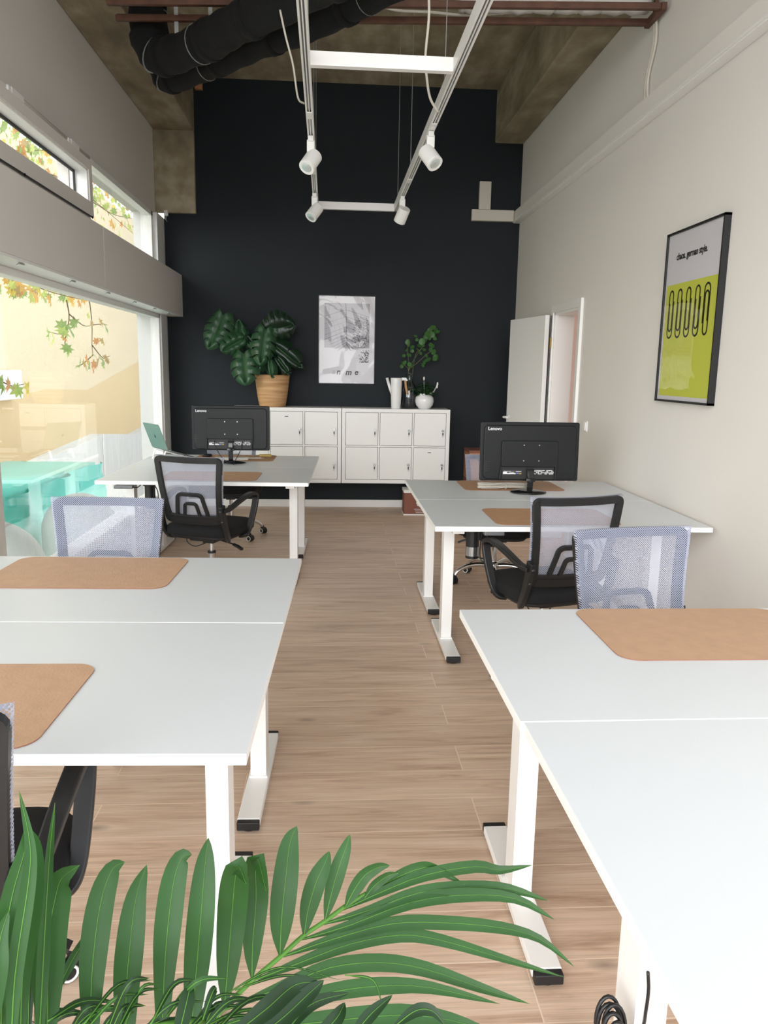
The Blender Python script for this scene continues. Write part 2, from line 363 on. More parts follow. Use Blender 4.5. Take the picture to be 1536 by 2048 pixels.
    def build(s, name, mats, parent=None, smooth=False, bevel=0.0, seg=2, loc=None, rot=None):
        me = bpy.data.meshes.new(name); me.from_pydata([tuple(v) for v in s.v], [], s.f)
        for mm in (mats if isinstance(mats, (list, tuple)) else [mats]): me.materials.append(M[mm])
        for p, mi in zip(me.polygons, s.mi): p.material_index = mi; p.use_smooth = smooth
        me.update()
        o = bpy.data.objects.new(name, me); COL.objects.link(o)
        if parent is not None: o.parent = parent
        if loc is not None: o.location = loc
        if rot is not None: o.rotation_euler = rot
        if bevel:
            b = o.modifiers.new('bevel', 'BEVEL'); b.width = bevel; b.segments = seg; b.limit_method = 'ANGLE'; b.angle_limit = math.radians(50)
        return o

def thing(name, label, cat, loc=(0, 0, 0), rz=0.0, group=None):
    o = bpy.data.objects.new(name, None); COL.objects.link(o); o.location = loc; o.rotation_euler = (0, 0, rz)
    o.empty_display_size = 0.1; tag(o, label, cat, group); return o
def tag(o, label, cat, group=None, kind=None):
    o['label'] = label; o['category'] = cat
    if group: o['group'] = group
    if kind: o['kind'] = kind
    return o
def struct(o): o['kind'] = 'structure'; return o
def copy_tree(o, parent=None):
    c = o.copy(); COL.objects.link(c)
    if parent is not None: c.parent = parent
    for ch in list(o.children): copy_tree(ch, c)
    return c
def arc2(cx, cy, r, a0, a1, n): return [(cx+r*math.cos(math.radians(a0+(a1-a0)*i/n)), cy+r*math.sin(math.radians(a0+(a1-a0)*i/n))) for i in range(n+1)]
def rrect(x0, x1, y0, y1, r, n=6):
    return arc2(x1-r, y1-r, r, 0, 90, n)+arc2(x0+r, y1-r, r, 90, 180, n)+arc2(x0+r, y0+r, r, 180, 270, n)+arc2(x1-r, y0+r, r, 270, 360, n)
def ray(px, py): return _f + CR*((px-768)/CAM_F) - CU*((py-1024)/CAM_F)
def atY(px, py, Y): d = ray(px, py); return CP + d*(Y/d.y)
def atX(px, py, X): d = ray(px, py); return CP + d*(X/d.x)
def atZ(px, py, Z): d = ray(px, py); return CP + d*((Z-CAM_H)/d.z)
def spline(pts, n=8):
    """Catmull-Rom through pts"""
    P = [Vector(p) for p in pts]; P = [P[0]*2-P[1]]+P+[P[-1]*2-P[-2]]; o = []
    for i in range(1, len(P)-2):
        for k in range(n):
            t = k/n; a, b, c, d = P[i-1:i+3]
            o.append(0.5*((2*b)+(c-a)*t+(2*a-5*b+4*c-d)*t*t+(3*b-a-3*c+d)*t**3))
    o.append(P[-2]); return o
def text(name, s, size, mat, parent, mtx, depth=0.0006, bold=0.0, align='LEFT', shear=0.0, sx=1.0):
    cu = bpy.data.curves.new(name, 'FONT'); cu.body = s; cu.size = size; cu.extrude = depth; cu.offset = bold; cu.align_x = align; cu.shear = shear
    tmp = bpy.data.objects.new(name, cu); COL.objects.link(tmp)
    bpy.context.view_layer.update()
    me = bpy.data.meshes.new_from_object(tmp.evaluated_get(bpy.context.evaluated_depsgraph_get()))
    bpy.data.objects.remove(tmp)
    me.materials.clear(); me.materials.append(M[mat])
    me.transform(Matrix.Diagonal((sx, 1, 1, 1))); me.transform(mtx)
    o = bpy.data.objects.new(name, me); COL.objects.link(o)
    if parent is not None: o.parent = parent
    return o

# ------------------------------------------------------------------ the room
WY = 8.38; XR = 1.935; CEIL = 4.29; Y0 = -0.8
XL = -1.79
struct(MB().box(-2.0, 3.6, Y0, WY+0.2, -0.12, 0).build('floor', 'floor'))
YU = -0.5   # the roof and the upper walls are modelled from here on; the room opens wide to daylight behind
struct(MB().box(-2.0, XR+0.2, YU, WY+0.2, CEIL, CEIL+0.25).build('ceiling', 'concrete'))
struct(MB().box(-1.715, XR+0.2, WY, WY+0.2, 0, CEIL).build('wall_back', 'dark_wall'))
# right wall with door opening
DO0, DO1, DZ = 6.13, 6.83, 2.0
wr = MB()
wr.box(XR, XR+0.15, 1.2, DO0, 0, CEIL); wr.box(XR, XR+0.15, DO1, WY, 0, CEIL); wr.box(XR, XR+0.15, DO0, DO1, DZ, CEIL)
struct(wr.build('wall_right', 'wall_white'))
# corridor beyond the open door
cw = MB(); cw.box(3.3, 3.4, 4.6, 9.2, 0, 2.7); cw.box(XR+0.15, 3.3, 9.1, 9.2, 0, 2.7); cw.box(XR+0.15, 3.3, 4.6, 4.7, 0, 2.7); cw.box(XR+0.15, 3.4, 4.6, 9.2, 2.7, 2.8)
struct(cw.build('wall_corridor', 'pink_wall'))
cl = MB(); cl.lathe([(0.0, 0.0), (0.14, 0.0), (0.15, 0.03), (0.15, 0.06), (0.0, 0.06)], (2.7, 7.0, 2.635), 24)  # unseen glowing disc, added to light the corridor
M['lamp_glow'] = pbr('added_lamp_glow', S(255, 240, 225), 0.5)
_p = M['lamp_glow'].node_tree.nodes['Principled BSDF']; _p.inputs['Emission Color'].default_value = (1, 0.86, 0.74, 1); _p.inputs['Emission Strength'].default_value = 40
tag(cl.build('added_lamp', 'lamp_glow'), 'round lamp added out of sight to light the corridor behind the open door', 'lamp')
# beams and pillar
struct(MB().box(XL, -1.39, YU, WY, 3.785, CEIL).build('trim_1', 'concrete', bevel=0.012))
struct(MB().box(1.64, XR, YU, WY, 3.785, CEIL).build('trim_2', 'concrete', bevel=0.012))
struct(MB().box(XL, -1.39, WY-0.06, WY, 3.005, 3.785).build('trim_3', 'concrete', bevel=0.006))
struct(MB().box(-1.55, XR-0.0, WY-0.015, WY, 0, 0.08).build('baseboard_back', 'white_trim', bevel=0.003))
struct(MB().box(XR-0.015, XR, 1.2, 6.06, 0, 0.08).build('baseboard_right', 'white_trim', bevel=0.003))
# left: upper wall, fascia, jamb
struct(MB().box(-1.97, XL, YU, WY, 2.96, CEIL).build('wall_left', 'grey_panel'))
struct(MB().box(-1.97, -1.555, YU, 5.597, 2.005, 2.408).build('trim_4', 'grey_panel', bevel=0.003))
struct(MB().box(-1.97, -1.555, 5.603, WY, 2.005, 2.408).build('trim_5', 'grey_panel', bevel=0.003))
struct(MB().box(-1.94, -1.60, 5.59, 5.61, 2.01, 2.40).build('trim_6', 'grey_panel'))
struct(MB().box(-1.95, -1.72, 8.06, WY+0.2, 0, 2.004).box(-1.95, -1.72, 8.06, WY+0.2, 2.409, 2.959).build('trim_7', 'white_trim', bevel=0.004))
struct(MB().box(-1.97, -1.556, YU, WY, 1.99, 2.004).build('trim_8', 'white_trim'))
struct(MB().box(-1.90, -1.62, Y0, 8.06, 0, 0.06).build('trim_9', 'white_trim', bevel=0.004))
struct(MB().box(-1.84, -1.66, 3.70, 3.975, 0.0, 1.99).build('trim_10', 'grey_panel', bevel=0.004))
# small clips on the lintel underside
for yy in (4.2, 5.0, 5.75, 6.5, 7.2, 7.8):
    c = MB().box(-1.585, -1.575, yy-0.03, yy+0.03, 1.982, 1.989).tube([(-1.58, yy-0.03, 1.985), (-1.59, yy-0.045, 1.975)], 0.002, 6)
    tag(c.build('curtain_clip', 'galv'), 'tiny metal clip on the white lintel above the large window', 'clip', 'clips along the window lintel')
# large lower windows
def big_window(name, y0, y1):
    t = bpy.data.objects.new(name, None); COL.objects.link(t); t.location = (-1.76, y0, 0.06); t['kind'] = 'structure'
    h = 1.93; L = y1-y0
    f = MB()
    f.box(-0.04, 0.04, 0, L, 0, 0.05); f.box(-0.04, 0.04, 0, L, h-0.04, h); f.box(-0.04, 0.04, 0, 0.045, 0, h); f.box(-0.04, 0.04, L-0.06, L, 0, h)
    f.box(-0.015, 0.055, L-0.025, L, 0, h)
    f.build('window_frame', 'white_trim', t, bevel=0.004)
    MB().box(-0.0012, 0.0012, 0.04, L-0.055, 0.045, h-0.035).build('pane', 'glass', t)
    return t
big_window('window_1', 3.975, 8.06)
big_window('window_2', 1.2, 3.70)
# upper fixed window
t = bpy.data.objects.new('window_3', None); COL.objects.link(t); t.location = (-1.80, 5.72, 2.408); t['kind'] = 'structure'
f = MB(); Lw = 8.06-5.72; h = 0.552
f.box(-0.03, 0.03, 0, Lw, 0, 0.05); f.box(-0.03, 0.04, 0, Lw, h-0.045, h); f.box(-0.03, 0.04, Lw-0.06, Lw, 0, h); f.box(-0.03, 0.03, 0, 0.04, 0, h)
f.build('window_frame', 'white_trim', t, bevel=0.003)
MB().box(-0.0012, 0.0012, 0.03, Lw-0.05, 0.04, h-0.04).build('pane', 'glass', t)
# upper awning sash, nearer and deeper
t = bpy.data.objects.new('window_4', None); COL.objects.link(t); t.location = (-1.65, 2.9, 2.44); t['kind'] = 'structure'
Ls = 5.735-2.9; f = MB()
zb, zt = 0.135, 0.345; H = 0.41
f.box(-0.13, 0.0, 0, Ls, 0.045, zb); f.box(-0.13, 0.0, 0, Ls, zt, H); f.box(-0.13, 0.0, Ls-0.065, Ls, zb, zt); f.box(-0.13, 0, 0, 0.06, zb, zt)
f.build('sash', 'grey_panel', t)
g = MB(); g.box(-0.12, -0.012, 0.06, Ls-0.065, zt-0.012, zt); g.box(-0.12, -0.012, Ls-0.078, Ls-0.066, zb, zt); g.box(-0.12, -0.012, 0.06, Ls-0.065, zb, zb+0.01)
g.build('reveal', 'white_trim', t)
g = MB(); g.box(-0.1, -0.09, 0.06, Ls-0.07, zt-0.03, zt-0.012); g.box(-0.1, -0.09, Ls-0.096, Ls-0.078, zb+0.01, zt-0.01)
g.build('gasket', 'rubber', t)
MB().box(-0.115, -0.108, 0.06, Ls-0.07, zb, zt).build('pane', 'glass', t)
MB().box(-0.012, 0.002, 0, Ls-0.03, 0.041, 0.045).cyl((0.0, 1.6, 0.038), (0.008, 1.6, 0.038), 0.008, 10).cyl((0.0, Ls-0.05, 0.038), (0.008, Ls-0.05, 0.038), 0.008, 10).build('drip_seam', 'rubber', t)
MB().box(-0.14, -0.02, 0, Ls-0.001, -0.03, 0.040).build('sill', 'grey_panel', t)
struct(MB().box(-1.86, -1.79, 5.68, 5.715, 2.412, 2.95).build('trim_11', 'grey_panel'))
struct(MB().box(-1.88, -1.795, 2.9, 5.72, 2.86, 2.96).build('trim_12', 'grey_panel'))
# conduit rail above the upper windows
t = thing('blind_rail', 'grey round rail with brackets above the upper windows', 'rail', (-1.675, 4.92, 2.872))
rb = MB().cyl((0.0, -2.1, 0), (0.0, 0.82, 0), 0.017, 12); rb.build('rail', 'grey_panel', t, smooth=True)
for yy in (-0.50, 0.42):
    b = MB().box(-0.02, 0.022, yy, yy+0.16, -0.018, 0.016).box(-0.03, 0.026, yy-0.06, yy-0.02, -0.022, 0.006)
    b.build('bracket', 'white_plastic', t, bevel=0.004)
# cable clip at the far end of the window
tag(MB().box(-1.70, -1.665, 8.3, 8.34, 2.97, 3.02).tube([(-1.68, 8.3, 2.97), (-1.68, 8.28, 2.93), (-1.68, 8.34, 2.92)], 0.003, 6).build('cable_clip', 'white_plastic'), 'small white clip at the top corner of the far window', 'clip')

# right wall trunking and back wall trunking
t = thing('cable_trunking', 'long white cable trunking box running along the right wall', 'trunking', (XR, 0, 3.01))
MB().box(-0.07, -0.001, 1.2, WY-0.001, 0.012, 0.115).build('channel', 'wall_white', t, bevel=0.002)
MB().box(-0.066, -0.001, 1.2, WY-0.001, 0.0, 0.012).box(-0.078, -0.05, 1.2, WY-0.001, 0.006, 0.02).build('cover_lip', 'white_trim', t, bevel=0.002)
tag(MB().box(1.42, 1.858, WY-0.055, WY-0.001, 3.02, 3.13).build('cable_trunking', 'white_cable', bevel=0.003), 'short horizontal trunking box on the dark back wall', 'trunking')
tag(MB().box(1.492, 1.612, WY-0.05, WY-0.001, 3.132, 3.405).build('cable_trunking', 'white_cable', bevel=0.003), 'short upright trunking stub on the dark wall above the horizontal box', 'trunking')

# door opening trim + leaf
t = bpy.data.objects.new('door_1', None); COL.objects.link(t); t.location = (XR-0.01, DO1+0.01, 0); t['kind'] = 'structure'
fr = MB(); w_ = 0.065
fr.box(-0.012, 0.012, 0, w_, 0, DZ+w_); fr.box(-0.012, 0.012, DO0-DO1-w_, DO0-DO1, 0, DZ+w_); fr.box(-0.012, 0.012, DO0-DO1, 0.0, DZ, DZ+w_)
fr.box(0.0, 0.17, -0.03, 0.0, 0, DZ); fr.box(0.0, 0.17, DO0-DO1, DO0-DO1+0.02, 0, DZ); fr.box(0, 0.17, DO0-DO1, 0, DZ-0.02, DZ)
fr.build('door_frame', 'white_trim', t, bevel=0.003)
leaf = MB().box(-0.04, 0, 0, 0.80, 0.01, 1.985)
ang = math.radians(9.5)
lo = leaf.build('door_leaf', 'white_trim', t, bevel=0.004, loc=(-0.03, 0.035, 0), rot=(0, 0, ang))
hd = MB().cyl((-0.04, 0.735, 1.05), (-0.095, 0.735, 1.05), 0.01, 12).tube(spline([(-0.09, 0.735, 1.05), (-0.1, 0.72, 1.05), (-0.1, 0.62, 1.05)], 5), 0.010, 10).cyl((-0.04, 0.735, 1.05), (-0.048, 0.735, 1.05), 0.026, 20)
hd.build('door_handle', 'white_plastic', lo, smooth=True)
hg = MB().cyl((-0.015, 0.02, 1.70), (-0.015, 0.02, 1.79), 0.008, 10).box(-0.02, -0.012, -0.0, 0.05, 1.70, 1.79)
hg.build('hinge', 'brass', t)
hg2 = MB().box(-0.016, -0.012, 0.025, 0.033, 0.0, 1.98); hg2.build('door_gap_seal', 'rubber', t)
t = thing('light_switch', 'small white light switch on the right wall beside the door', 'switch', (XR, 5.83, 1.09))
MB().box(-0.012, 0, -0.04, 0.04, -0.04, 0.04).build('plate', 'white_plastic', t, bevel=0.004)
MB().box(-0.020, -0.012, -0.028, 0.028, -0.03, 0.03).build('rocker', 'white_trim', t, bevel=0.003)

# ------------------------------------------------------------------ outside
struct(MB().box(-30, -1.97, -10, 60, -1.75, -1.6).build('ground', 'paving'))
struct(MB().box(-30, 20, -40, Y0-0.001, -0.3, -0.02).build('pavement', 'paving'))
bw = MB(); bw.box(-8.4, -8.0, 2, 60, -1.6, 7.2)
bt = thing('building', 'cream yellow rendered building across the yard outside the window', 'building', (-8.2, 20, -1.6))
b = bw.build('wall', 'yellow_wall', bt); b.location = (8.2, -20, 1.6)
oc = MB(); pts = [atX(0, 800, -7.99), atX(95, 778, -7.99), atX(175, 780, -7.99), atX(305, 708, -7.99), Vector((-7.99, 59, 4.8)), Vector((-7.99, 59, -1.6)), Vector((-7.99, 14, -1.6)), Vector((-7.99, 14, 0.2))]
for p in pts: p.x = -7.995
oc.prism(pts, (-0.02, 0, 0)); b = oc.build('painted_reflection', 'reflection_tone', bt); b.location = (8.2, -20, 1.6)  # edge of the room's reflection in the glass, painted onto the building wall
pp = [atX(-60, 949, -5), atX(38, 947, -5), atX(98, 916, -5), atX(205, 868, -5), atX(265, 868, -5), atX(312, 874, -5)]
y_e = pp[-1].y
t = thing('concrete_parapet', 'pale concrete parapet rising in steps outside the window', 'parapet', (-5, 16, -1.6))
b = MB().prism([Vector((-5, p.y, p.z)) for p in pp]+[Vector((-5, y_e, -1.6)), Vector((-5, pp[0].y, -1.6))], (-0.25, 0, 0)).build('wall_slab', 'ext_concrete', t); b.location = (5, -16, 1.6)
b = MB(); p3 = pp[3]; b.box(-4.997, -4.99, p3.y-0.03, p3.y+0.03, -1.6, p3.z); b = b.build('joint', 'grey_panel', t); b.location = (5, -16, 1.6)
q = [atX(262, 872, -6), atX(330, 834, -6), atX(330, 842, -6), atX(285, 872, -6)]
tag(MB().prism(q, (-0.2, 0, 0)).build('stair_rail', 'ext_concrete'), 'pale sloping stair edge behind the concrete parapet', 'stair')
# light box
a = atX(-40, 740, -8); b2 = atX(24, 797, -8)
t = thing('light_box', 'white square light box fixed to the yellow wall outside', 'sign', (-8.0, (a.y+b2.y)/2, b2.z))
hh = a.z-b2.z; ll = (b2.y-a.y)/2
MB().box(0.02, 0.28, -ll, ll, 0, hh).build('case', 'white_plastic', t, bevel=0.02)
MB().box(0.28, 0.30, -ll+0.08, ll-0.08, 0.08, hh-0.08).build('panel', 'paper', t)
# teal sheet and the two grey domes close behind the glass
def sheet():
    mb = MB(); X = -3.0; nx, nz_ = 40, 14; vs = []; fs = []
    y0, y1 = 6.9, 10.2; z1 = atX(90, 967, X).z
    for i in range(nx+1):
        for k in range(nz_+1):
            y = y0+(y1-y0)*i/nx; z = -1.6+(z1+1.6)*k/nz_
            x = X+0.05*math.sin(y*5+k*0.6)+0.03*math.sin(y*11-k)
            vs.append((x, y, z))
    for i in range(nx):
        for k in range(nz_): a = i*(nz_+1)+k; fs.append((a, a+1, a+nz_+2, a+nz_+1))
    mb.add(vs, fs); mb.box(-4.2, X-0.07, y0, y1, -1.6, z1-0.01)
    return mb
tag(sheet().build('tarpaulin', 'teal', smooth=True), 'teal green tarpaulin cover low outside the large window', 'tarpaulin')
for (px0, py0, X, r, lab) in ((192, 1058, -2.35, 0.36, 'grey rounded planter outside the window beside the teal cover, farther one'), (18, 1150, -2.45, 0.42, 'grey rounded planter outside the window, nearer one at the mullion')):
    c = atX(px0, py0, X); H_ = c.z+1.6
    tt = thing('round_planter', lab, 'planter', (X-0.15, c.y, -1.6))
    MB().lathe([(0.0, 0), (r*0.8, 0), (r, 0.15), (r, H_)]+[(r*math.cos(math.radians(q)), H_+r*math.sin(math.radians(q))) for q in range(6, 91, 7)], n=32).build('dome', 'grey_dome', tt, smooth=True)

# plane tree twigs with lobed leaves
LEAF = [(0, -.5), (.12, -.28), (.42, -.36), (.30, -.10), (.62, .08), (.30, .14), (.34, .40), (.10, .26), (0, .62), (-.10, .26), (-.34, .40), (-.30, .14), (-.62, .08), (-.30, -.10), (-.42, -.36), (-.12, -.28)]
def plane_leaf(mb, p, s, mi):
    R = Matrix.Rotation(random.uniform(-0.9, 0.9), 3, 'X') @ Matrix.Rotation(random.uniform(-0.9, 0.9)+math.pi/2, 3, 'Z') @ Matrix.Rotation(math.pi/2, 3, 'X') @ Matrix.Rotation(random.uniform(0, 6.28) if random.random() < .3 else random.uniform(2.2, 4.1), 3, 'Z')
    cu = random.uniform(0.1, 0.5)
    vs = [Vector(p)]
    for x, y in LEAF: vs.append(Vector(p)+R @ Vector((x*s, y*s, -cu*s*abs(x)+0.1*s*math.sin(y*5))))
    k = len(LEAF); mb.add(vs, [(0, 1+i, 1+(i+1) % k) for i in range(k)], mi)
TONES = ['plane%d' % i for i in range(7)]
def twig(label, specs, leafs, s=0.15, wts=(4, 3, 3, 2, 1, 1, 1)):
    """specs: list of pixel polylines with depth; leafs: (px,py,X)"""
    first = atX(*specs[0][0])
    t = thing('tree_branch', label, 'branch', tuple(first))
    mb = MB()
    for pl in specs:
        pts = spline([atX(*q)-first for q in pl], 5); k = len(pts)
        mb.tube(pts, [0.008*(1-0.65*i/k) for i in range(k)], 6)
    mb.build('twig', 'bark', t, smooth=True)
    lb = MB()
    for q in leafs: plane_leaf(lb, atX(q[0], q[1], q[2])-first, s*random.uniform(0.6, 1.25), random.choices(range(7), wts)[0])
    lb.build('leaves', TONES, t)
rnd = random.uniform
# canopy seen through the upper windows
lf = []
for i in range(900):
    x = rnd(-60, 310); lo_ = 200+x*0.78
    y = rnd(lo_-60, lo_+185)
    if y > 455 and rnd(0, 1) < 0.8: continue
    lf.append((x, y, rnd(-5.2, -2.8)))
br = [[(-80, 260, -3.6), (60, 330, -3.4), (160, 380, -3.3), (270, 470, -3.4)], [(-60, 330, -3.9), (80, 300, -3.8), (140, 320, -3.5)], [(60, 420, -3.0), (170, 400, -3.1), (230, 430, -3.3), (290, 440, -3.2)], [(0, 180, -4), (100, 290, -3.8), (230, 400, -3.7)]]
twig('autumn plane tree branches filling the view through the upper windows', br, lf, 0.125, (5, 4, 4, 2, 1, 1, 2))
lf = [(rnd(-20, 175), 0, rnd(-3.6, -2.9)) for i in range(60)]
lf = [(x, 530+x*0.36+rnd(-15, 50)*(1.2-x/200), X) for x, _, X in lf]
twig('leafy plane tree branch along the top of the large window', [[(-60, 520, -3.2), (20, 545, -3.2), (90, 580, -3.2), (170, 600, -3.2), (220, 605, -3.2)]], lf+[(65, 595, -3.1), (25, 565, -3.1), (160, 605, -3.1), (200, 602, -3.1)], 0.135, (3, 3, 3, 2, 2, 2, 1))
twig('thin hanging plane twig on the left of the two dangling in the window', [[(133, 600, -3.2), (138, 628, -3.2), (136, 650, -3.2), (125, 668, -3.2), (98, 664, -3.2)], [(138, 628, -3.2), (165, 650, -3.2), (180, 652, -3.2)], [(136, 650, -3.2), (130, 685, -3.2), (135, 705, -3.2)]],
     [(108, 678, -3.1), (135, 697, -3.1), (143, 661, -3.1), (128, 663, -3.1), (126, 652, -3.2), (98, 668, -3.1), (150, 648, -3.2), (129, 676, -3.1), (138, 705, -3.1)], 0.15, (2, 3, 3, 1, 1, 3, 2))
twig('thin hanging plane twig ending in a tuft of leaves, right of the other', [[(175, 585, -3.2), (180, 610, -3.2), (184, 650, -3.2), (184, 690, -3.2), (186, 710, -3.2)], [(184, 690, -3.2), (205, 715, -3.2), (220, 712, -3.2)], [(183, 650, -3.2), (205, 648, -3.2), (215, 650, -3.2)], [(186, 710, -3.2), (165, 728, -3.2), (152, 733, -3.2)]],
     [(184, 647, -3.1), (178, 630, -3.1), (194, 683, -3.1), (207, 683, -3.1), (160, 730, -3.1), (170, 728, -3.1), (180, 732, -3.1), (190, 728, -3.1), (197, 724, -3.1), (207, 722, -3.1), (216, 722, -3.1), (208, 731, -3.1), (184, 708, -3.1), (192, 714, -3.1), (203, 645, -3.1), (213, 655, -3.1), (187, 737, -3.1), (175, 718, -3.1), (213, 717, -3.1)], 0.14, (2, 3, 3, 1, 1, 3, 3))
twig('short plane twig low at the left edge of the window', [[(-40, 750, -3.0), (0, 762, -3.0), (25, 772, -3.0), (48, 768, -3.0)]], [(5, 768, -2.95), (28, 777, -2.95), (36, 780, -2.95), (58, 778, -2.95), (18, 770, -2.95), (-8, 765, -2.95)], 0.15, (3, 3, 2, 1, 1, 2, 1))

# ------------------------------------------------------------------ radiator
t = thing('radiator', 'long low white ribbed radiator standing along the window', 'radiator', (-1.49, 5.9, 0))
rb = MB(); Lr = 3.7
rb.box(-0.045, 0.045, -Lr/2, Lr/2, 0.05, 0.40)
rb.build('body', 'white_metal', t, bevel=0.004)
rr_ = MB()
for i in range(int(Lr/0.045)):
    y = -Lr/2+0.02+i*0.045; rr_.box(-0.058, 0.06, y, y+0.02, 0.07, 0.45)
rr_.build('fins', 'white_metal', t)
MB().box(-0.05, 0.06, -Lr/2, -Lr/2+0.04, 0, 0.07).box(-0.05, 0.06, Lr/2-0.04, Lr/2, 0, 0.07).box(0.045, 0.062, -Lr/2, Lr/2, 0.0, 0.06).build('feet', 'white_metal', t)

# ------------------------------------------------------------------ desks
def leg_parts(root, x, motor=False):
    c = MB(); c.box(x-0.028, x+0.028, -0.042, 0.042, 0.035, 0.70); c.cyl((x, -0.043, 0.10), (x, -0.0435, 0.10), 0.004, 8)
    o = c.build('leg_column', 'white_metal', root, bevel=0.003)
    f = MB().box(x-0.0375, x+0.0375, -0.305, 0.305, 0.012, 0.037); f = f.build('foot', 'white_metal', root, bevel=0.003)
    MB().box(x-0.032, x+0.032, -0.048, 0.048, 0.037, 0.045).build('foot_flange', 'white_metal', root)
    for s_ in (-1, 1):
        e = MB().box(x-0.0365, x+0.0365, *sorted((s_*0.305, s_*0.328)), 0.008, 0.036)
        e.cyl((x, s_*0.295, 0.0), (x, s_*0.295, 0.013), 0.026, 14); e.build('end_cap', 'rubber', f, bevel=0.003)
def make_desk(label, W=1.40, D=0.80, motor=None):
    r = thing('office_desk', label, 'desk')
    tp = MB(); tp.box(-W/2, W/2, -D/2, D/2, 0.715, 0.74)
    o = tp.build('tabletop', ['desk_edge', 'desk_top'], r, bevel=0.0015)
    for p in o.data.polygons:
        if p.normal.z > 0.9: p.material_index = 1
    for sx in (-1, 1): leg_parts(r, sx*(W/2-0.126))
    f = MB(); f.box(-W/2+0.12, W/2-0.12, -0.05, -0.02, 0.675, 0.714); f.box(-W/2+0.12, W/2-0.12, 0.02, 0.05, 0.675, 0.714)
    f.build('crossbar', 'white_metal', r)
    for sx in (-1, 1):
        b = MB(); x = sx*(W/2-0.126); b.box(x-0.03, x+0.03, -0.34, 0.34, 0.69, 0.7145); b.build('support_arm', 'white_metal', r, bevel=0.003)
    if motor:
        for mx in motor:
            g = MB(); g.cyl((mx, -0.06, 0.50), (mx, -0.06, 0.685), 0.036, 20); g.box(mx-0.04, mx+0.04, -0.09, -0.02, 0.66, 0.70)
            g.build('motor', 'black_plastic', r, bevel=0.002)
            g = MB(); g.cyl((mx, -0.06, 0.515), (mx, -0.06, 0.565), 0.0365, 20); g.build('motor_label', 'steel', r)
            g = MB(); g.tube(spline([(mx+0.03, -0.1, 0.69), (mx+0.07, -0.12, 0.62), (mx+0.06, -0.12, 0.50), (mx+0.035, -0.1, 0.52), (mx+0.04, -0.1, 0.66)], 6), 0.0035, 6)
            g.tube(spline([(mx-0.03, -0.1, 0.69), (mx-0.07, -0.12, 0.655), (mx-0.12, -0.12, 0.66), (mx-0.14, -0.12, 0.69)], 6), 0.0035, 6)
            g.build('motor_cable', 'black_cable', r, smooth=True)
    return r
def place(r, ix, ia, s, u, dv, W=1.40):
    """u: desk centre along width from the corner (ix,ia), dv: depth from the far edge"""
    r.location = (ix+u*math.cos(s)+dv*math.sin(s), ia+u*math.sin(s)-dv*math.cos(s), 0); r.rotation_euler = (0, 0, s)
G = 'white desks in facing pairs'
PA = (-.122, 3.032, -.028); PB = (.408, 2.356, .006); PC = (-.12, 6.713, -.025); PD = (.503, 5.283, 0.0)
d1 = make_desk('white desk in the left foreground, far half of the front left pair')
d2 = make_desk('white desk in the left foreground whose front edge is fully seen')
d3 = make_desk('white desk in the right foreground with a tan mat, far half of its pair')
d4 = make_desk('empty white desk filling the lower right corner')
d5 = make_desk('white desk at the back left carrying a laptop and a monitor')
d6 = make_desk('white desk at the back left with a tan mat, nearer half of its pair', motor=(-0.43,))
d7 = make_desk('white desk at the back right under the monitor, far half of its pair')
d8 = make_desk('white desk at the back right with a tan mat in front of the monitor', motor=(-0.45,))
place(d1, *PA, -0.7, 0.4); place(d2, *PA, -0.7, 1.203)
place(d3, *PB, 0.7, 0.4); place(d4, *PB, 0.706, 1.204)
place(d5, *PC, -0.7, 0.4); place(d6, *PC, -0.7, 1.203)
place(d7, *PD, 0.7, 0.4); place(d8, *PD, 0.7, 1.203)
for d in (d1, d2, d3, d4, d5, d6, d7, d8): d['group'] = G
# handset under the left desk edge
tag(MB().box(-0.06, 0.06, -0.02, 0.03, 0, 0.022).build('desk_controller', 'grey_silver', loc=(-1.37, 5.135, 0.690), bevel=0.004), 'small grey height controller under the front edge of the back left desk', 'controller')
tag(MB().box(-0.05, 0.05, -0.02, 0.03, 0, 0.02).build('desk_controller', 'grey_silver', loc=(0.80, 3.71, 0.692), bevel=0.004), 'small grey height controller under the front edge of the back right desk', 'controller')

# ------------------------------------------------------------------ leather desk mats
def mat_(x0, x1, y0, y1, label, mtl='leather', rz=0.0, z=0.7405):
    cx, cy = (x0+x1)/2, (y0+y1)/2
    pl = rrect(x0-cx, x1-cx, y0-cy, y1-cy, 0.055)
    mb = MB().prism([(x, y, 0) for x, y in pl], (0, 0, 0.0022))
    o = mb.build('desk_mat', ['leather_edge', mtl], loc=(cx, cy, z), rot=(0, 0, rz))
    for p in o.data.polygons:
        if p.normal.z > 0.9: p.material_index = 1
    tag(o, label, 'desk mat', 'tan desk mats')
mat_(-1.215, -.565, 2.60, 3.035, 'tan desk mat on the far desk of the front left pair', rz=-.028)
mat_(-1.24, -.59, 1.462, 1.912, 'tan desk mat at the lower left, cut off by the photo edge', rz=-.01)
mat_(.772, 1.432, 1.905, 2.352, 'large tan desk mat at the edge of the right foreground desk', rz=0.0)
mat_(-1.138, -.482, 6.295, 6.74, 'tan desk mat beneath the monitor on the back left desk', 'leather2', -.02)
mat_(-1.163, -.509, 5.19, 5.63, 'tan desk mat seen through the black framed chair at the back left', 'leather', -.02)
mat_(.85, 1.505, 4.835, 5.275, 'tan desk mat beneath the white cable bundle at the back right', 'leather2')
mat_(.82, 1.465, 3.725, 4.185, 'tan desk mat partly behind the chair at the back right', 'leather2')

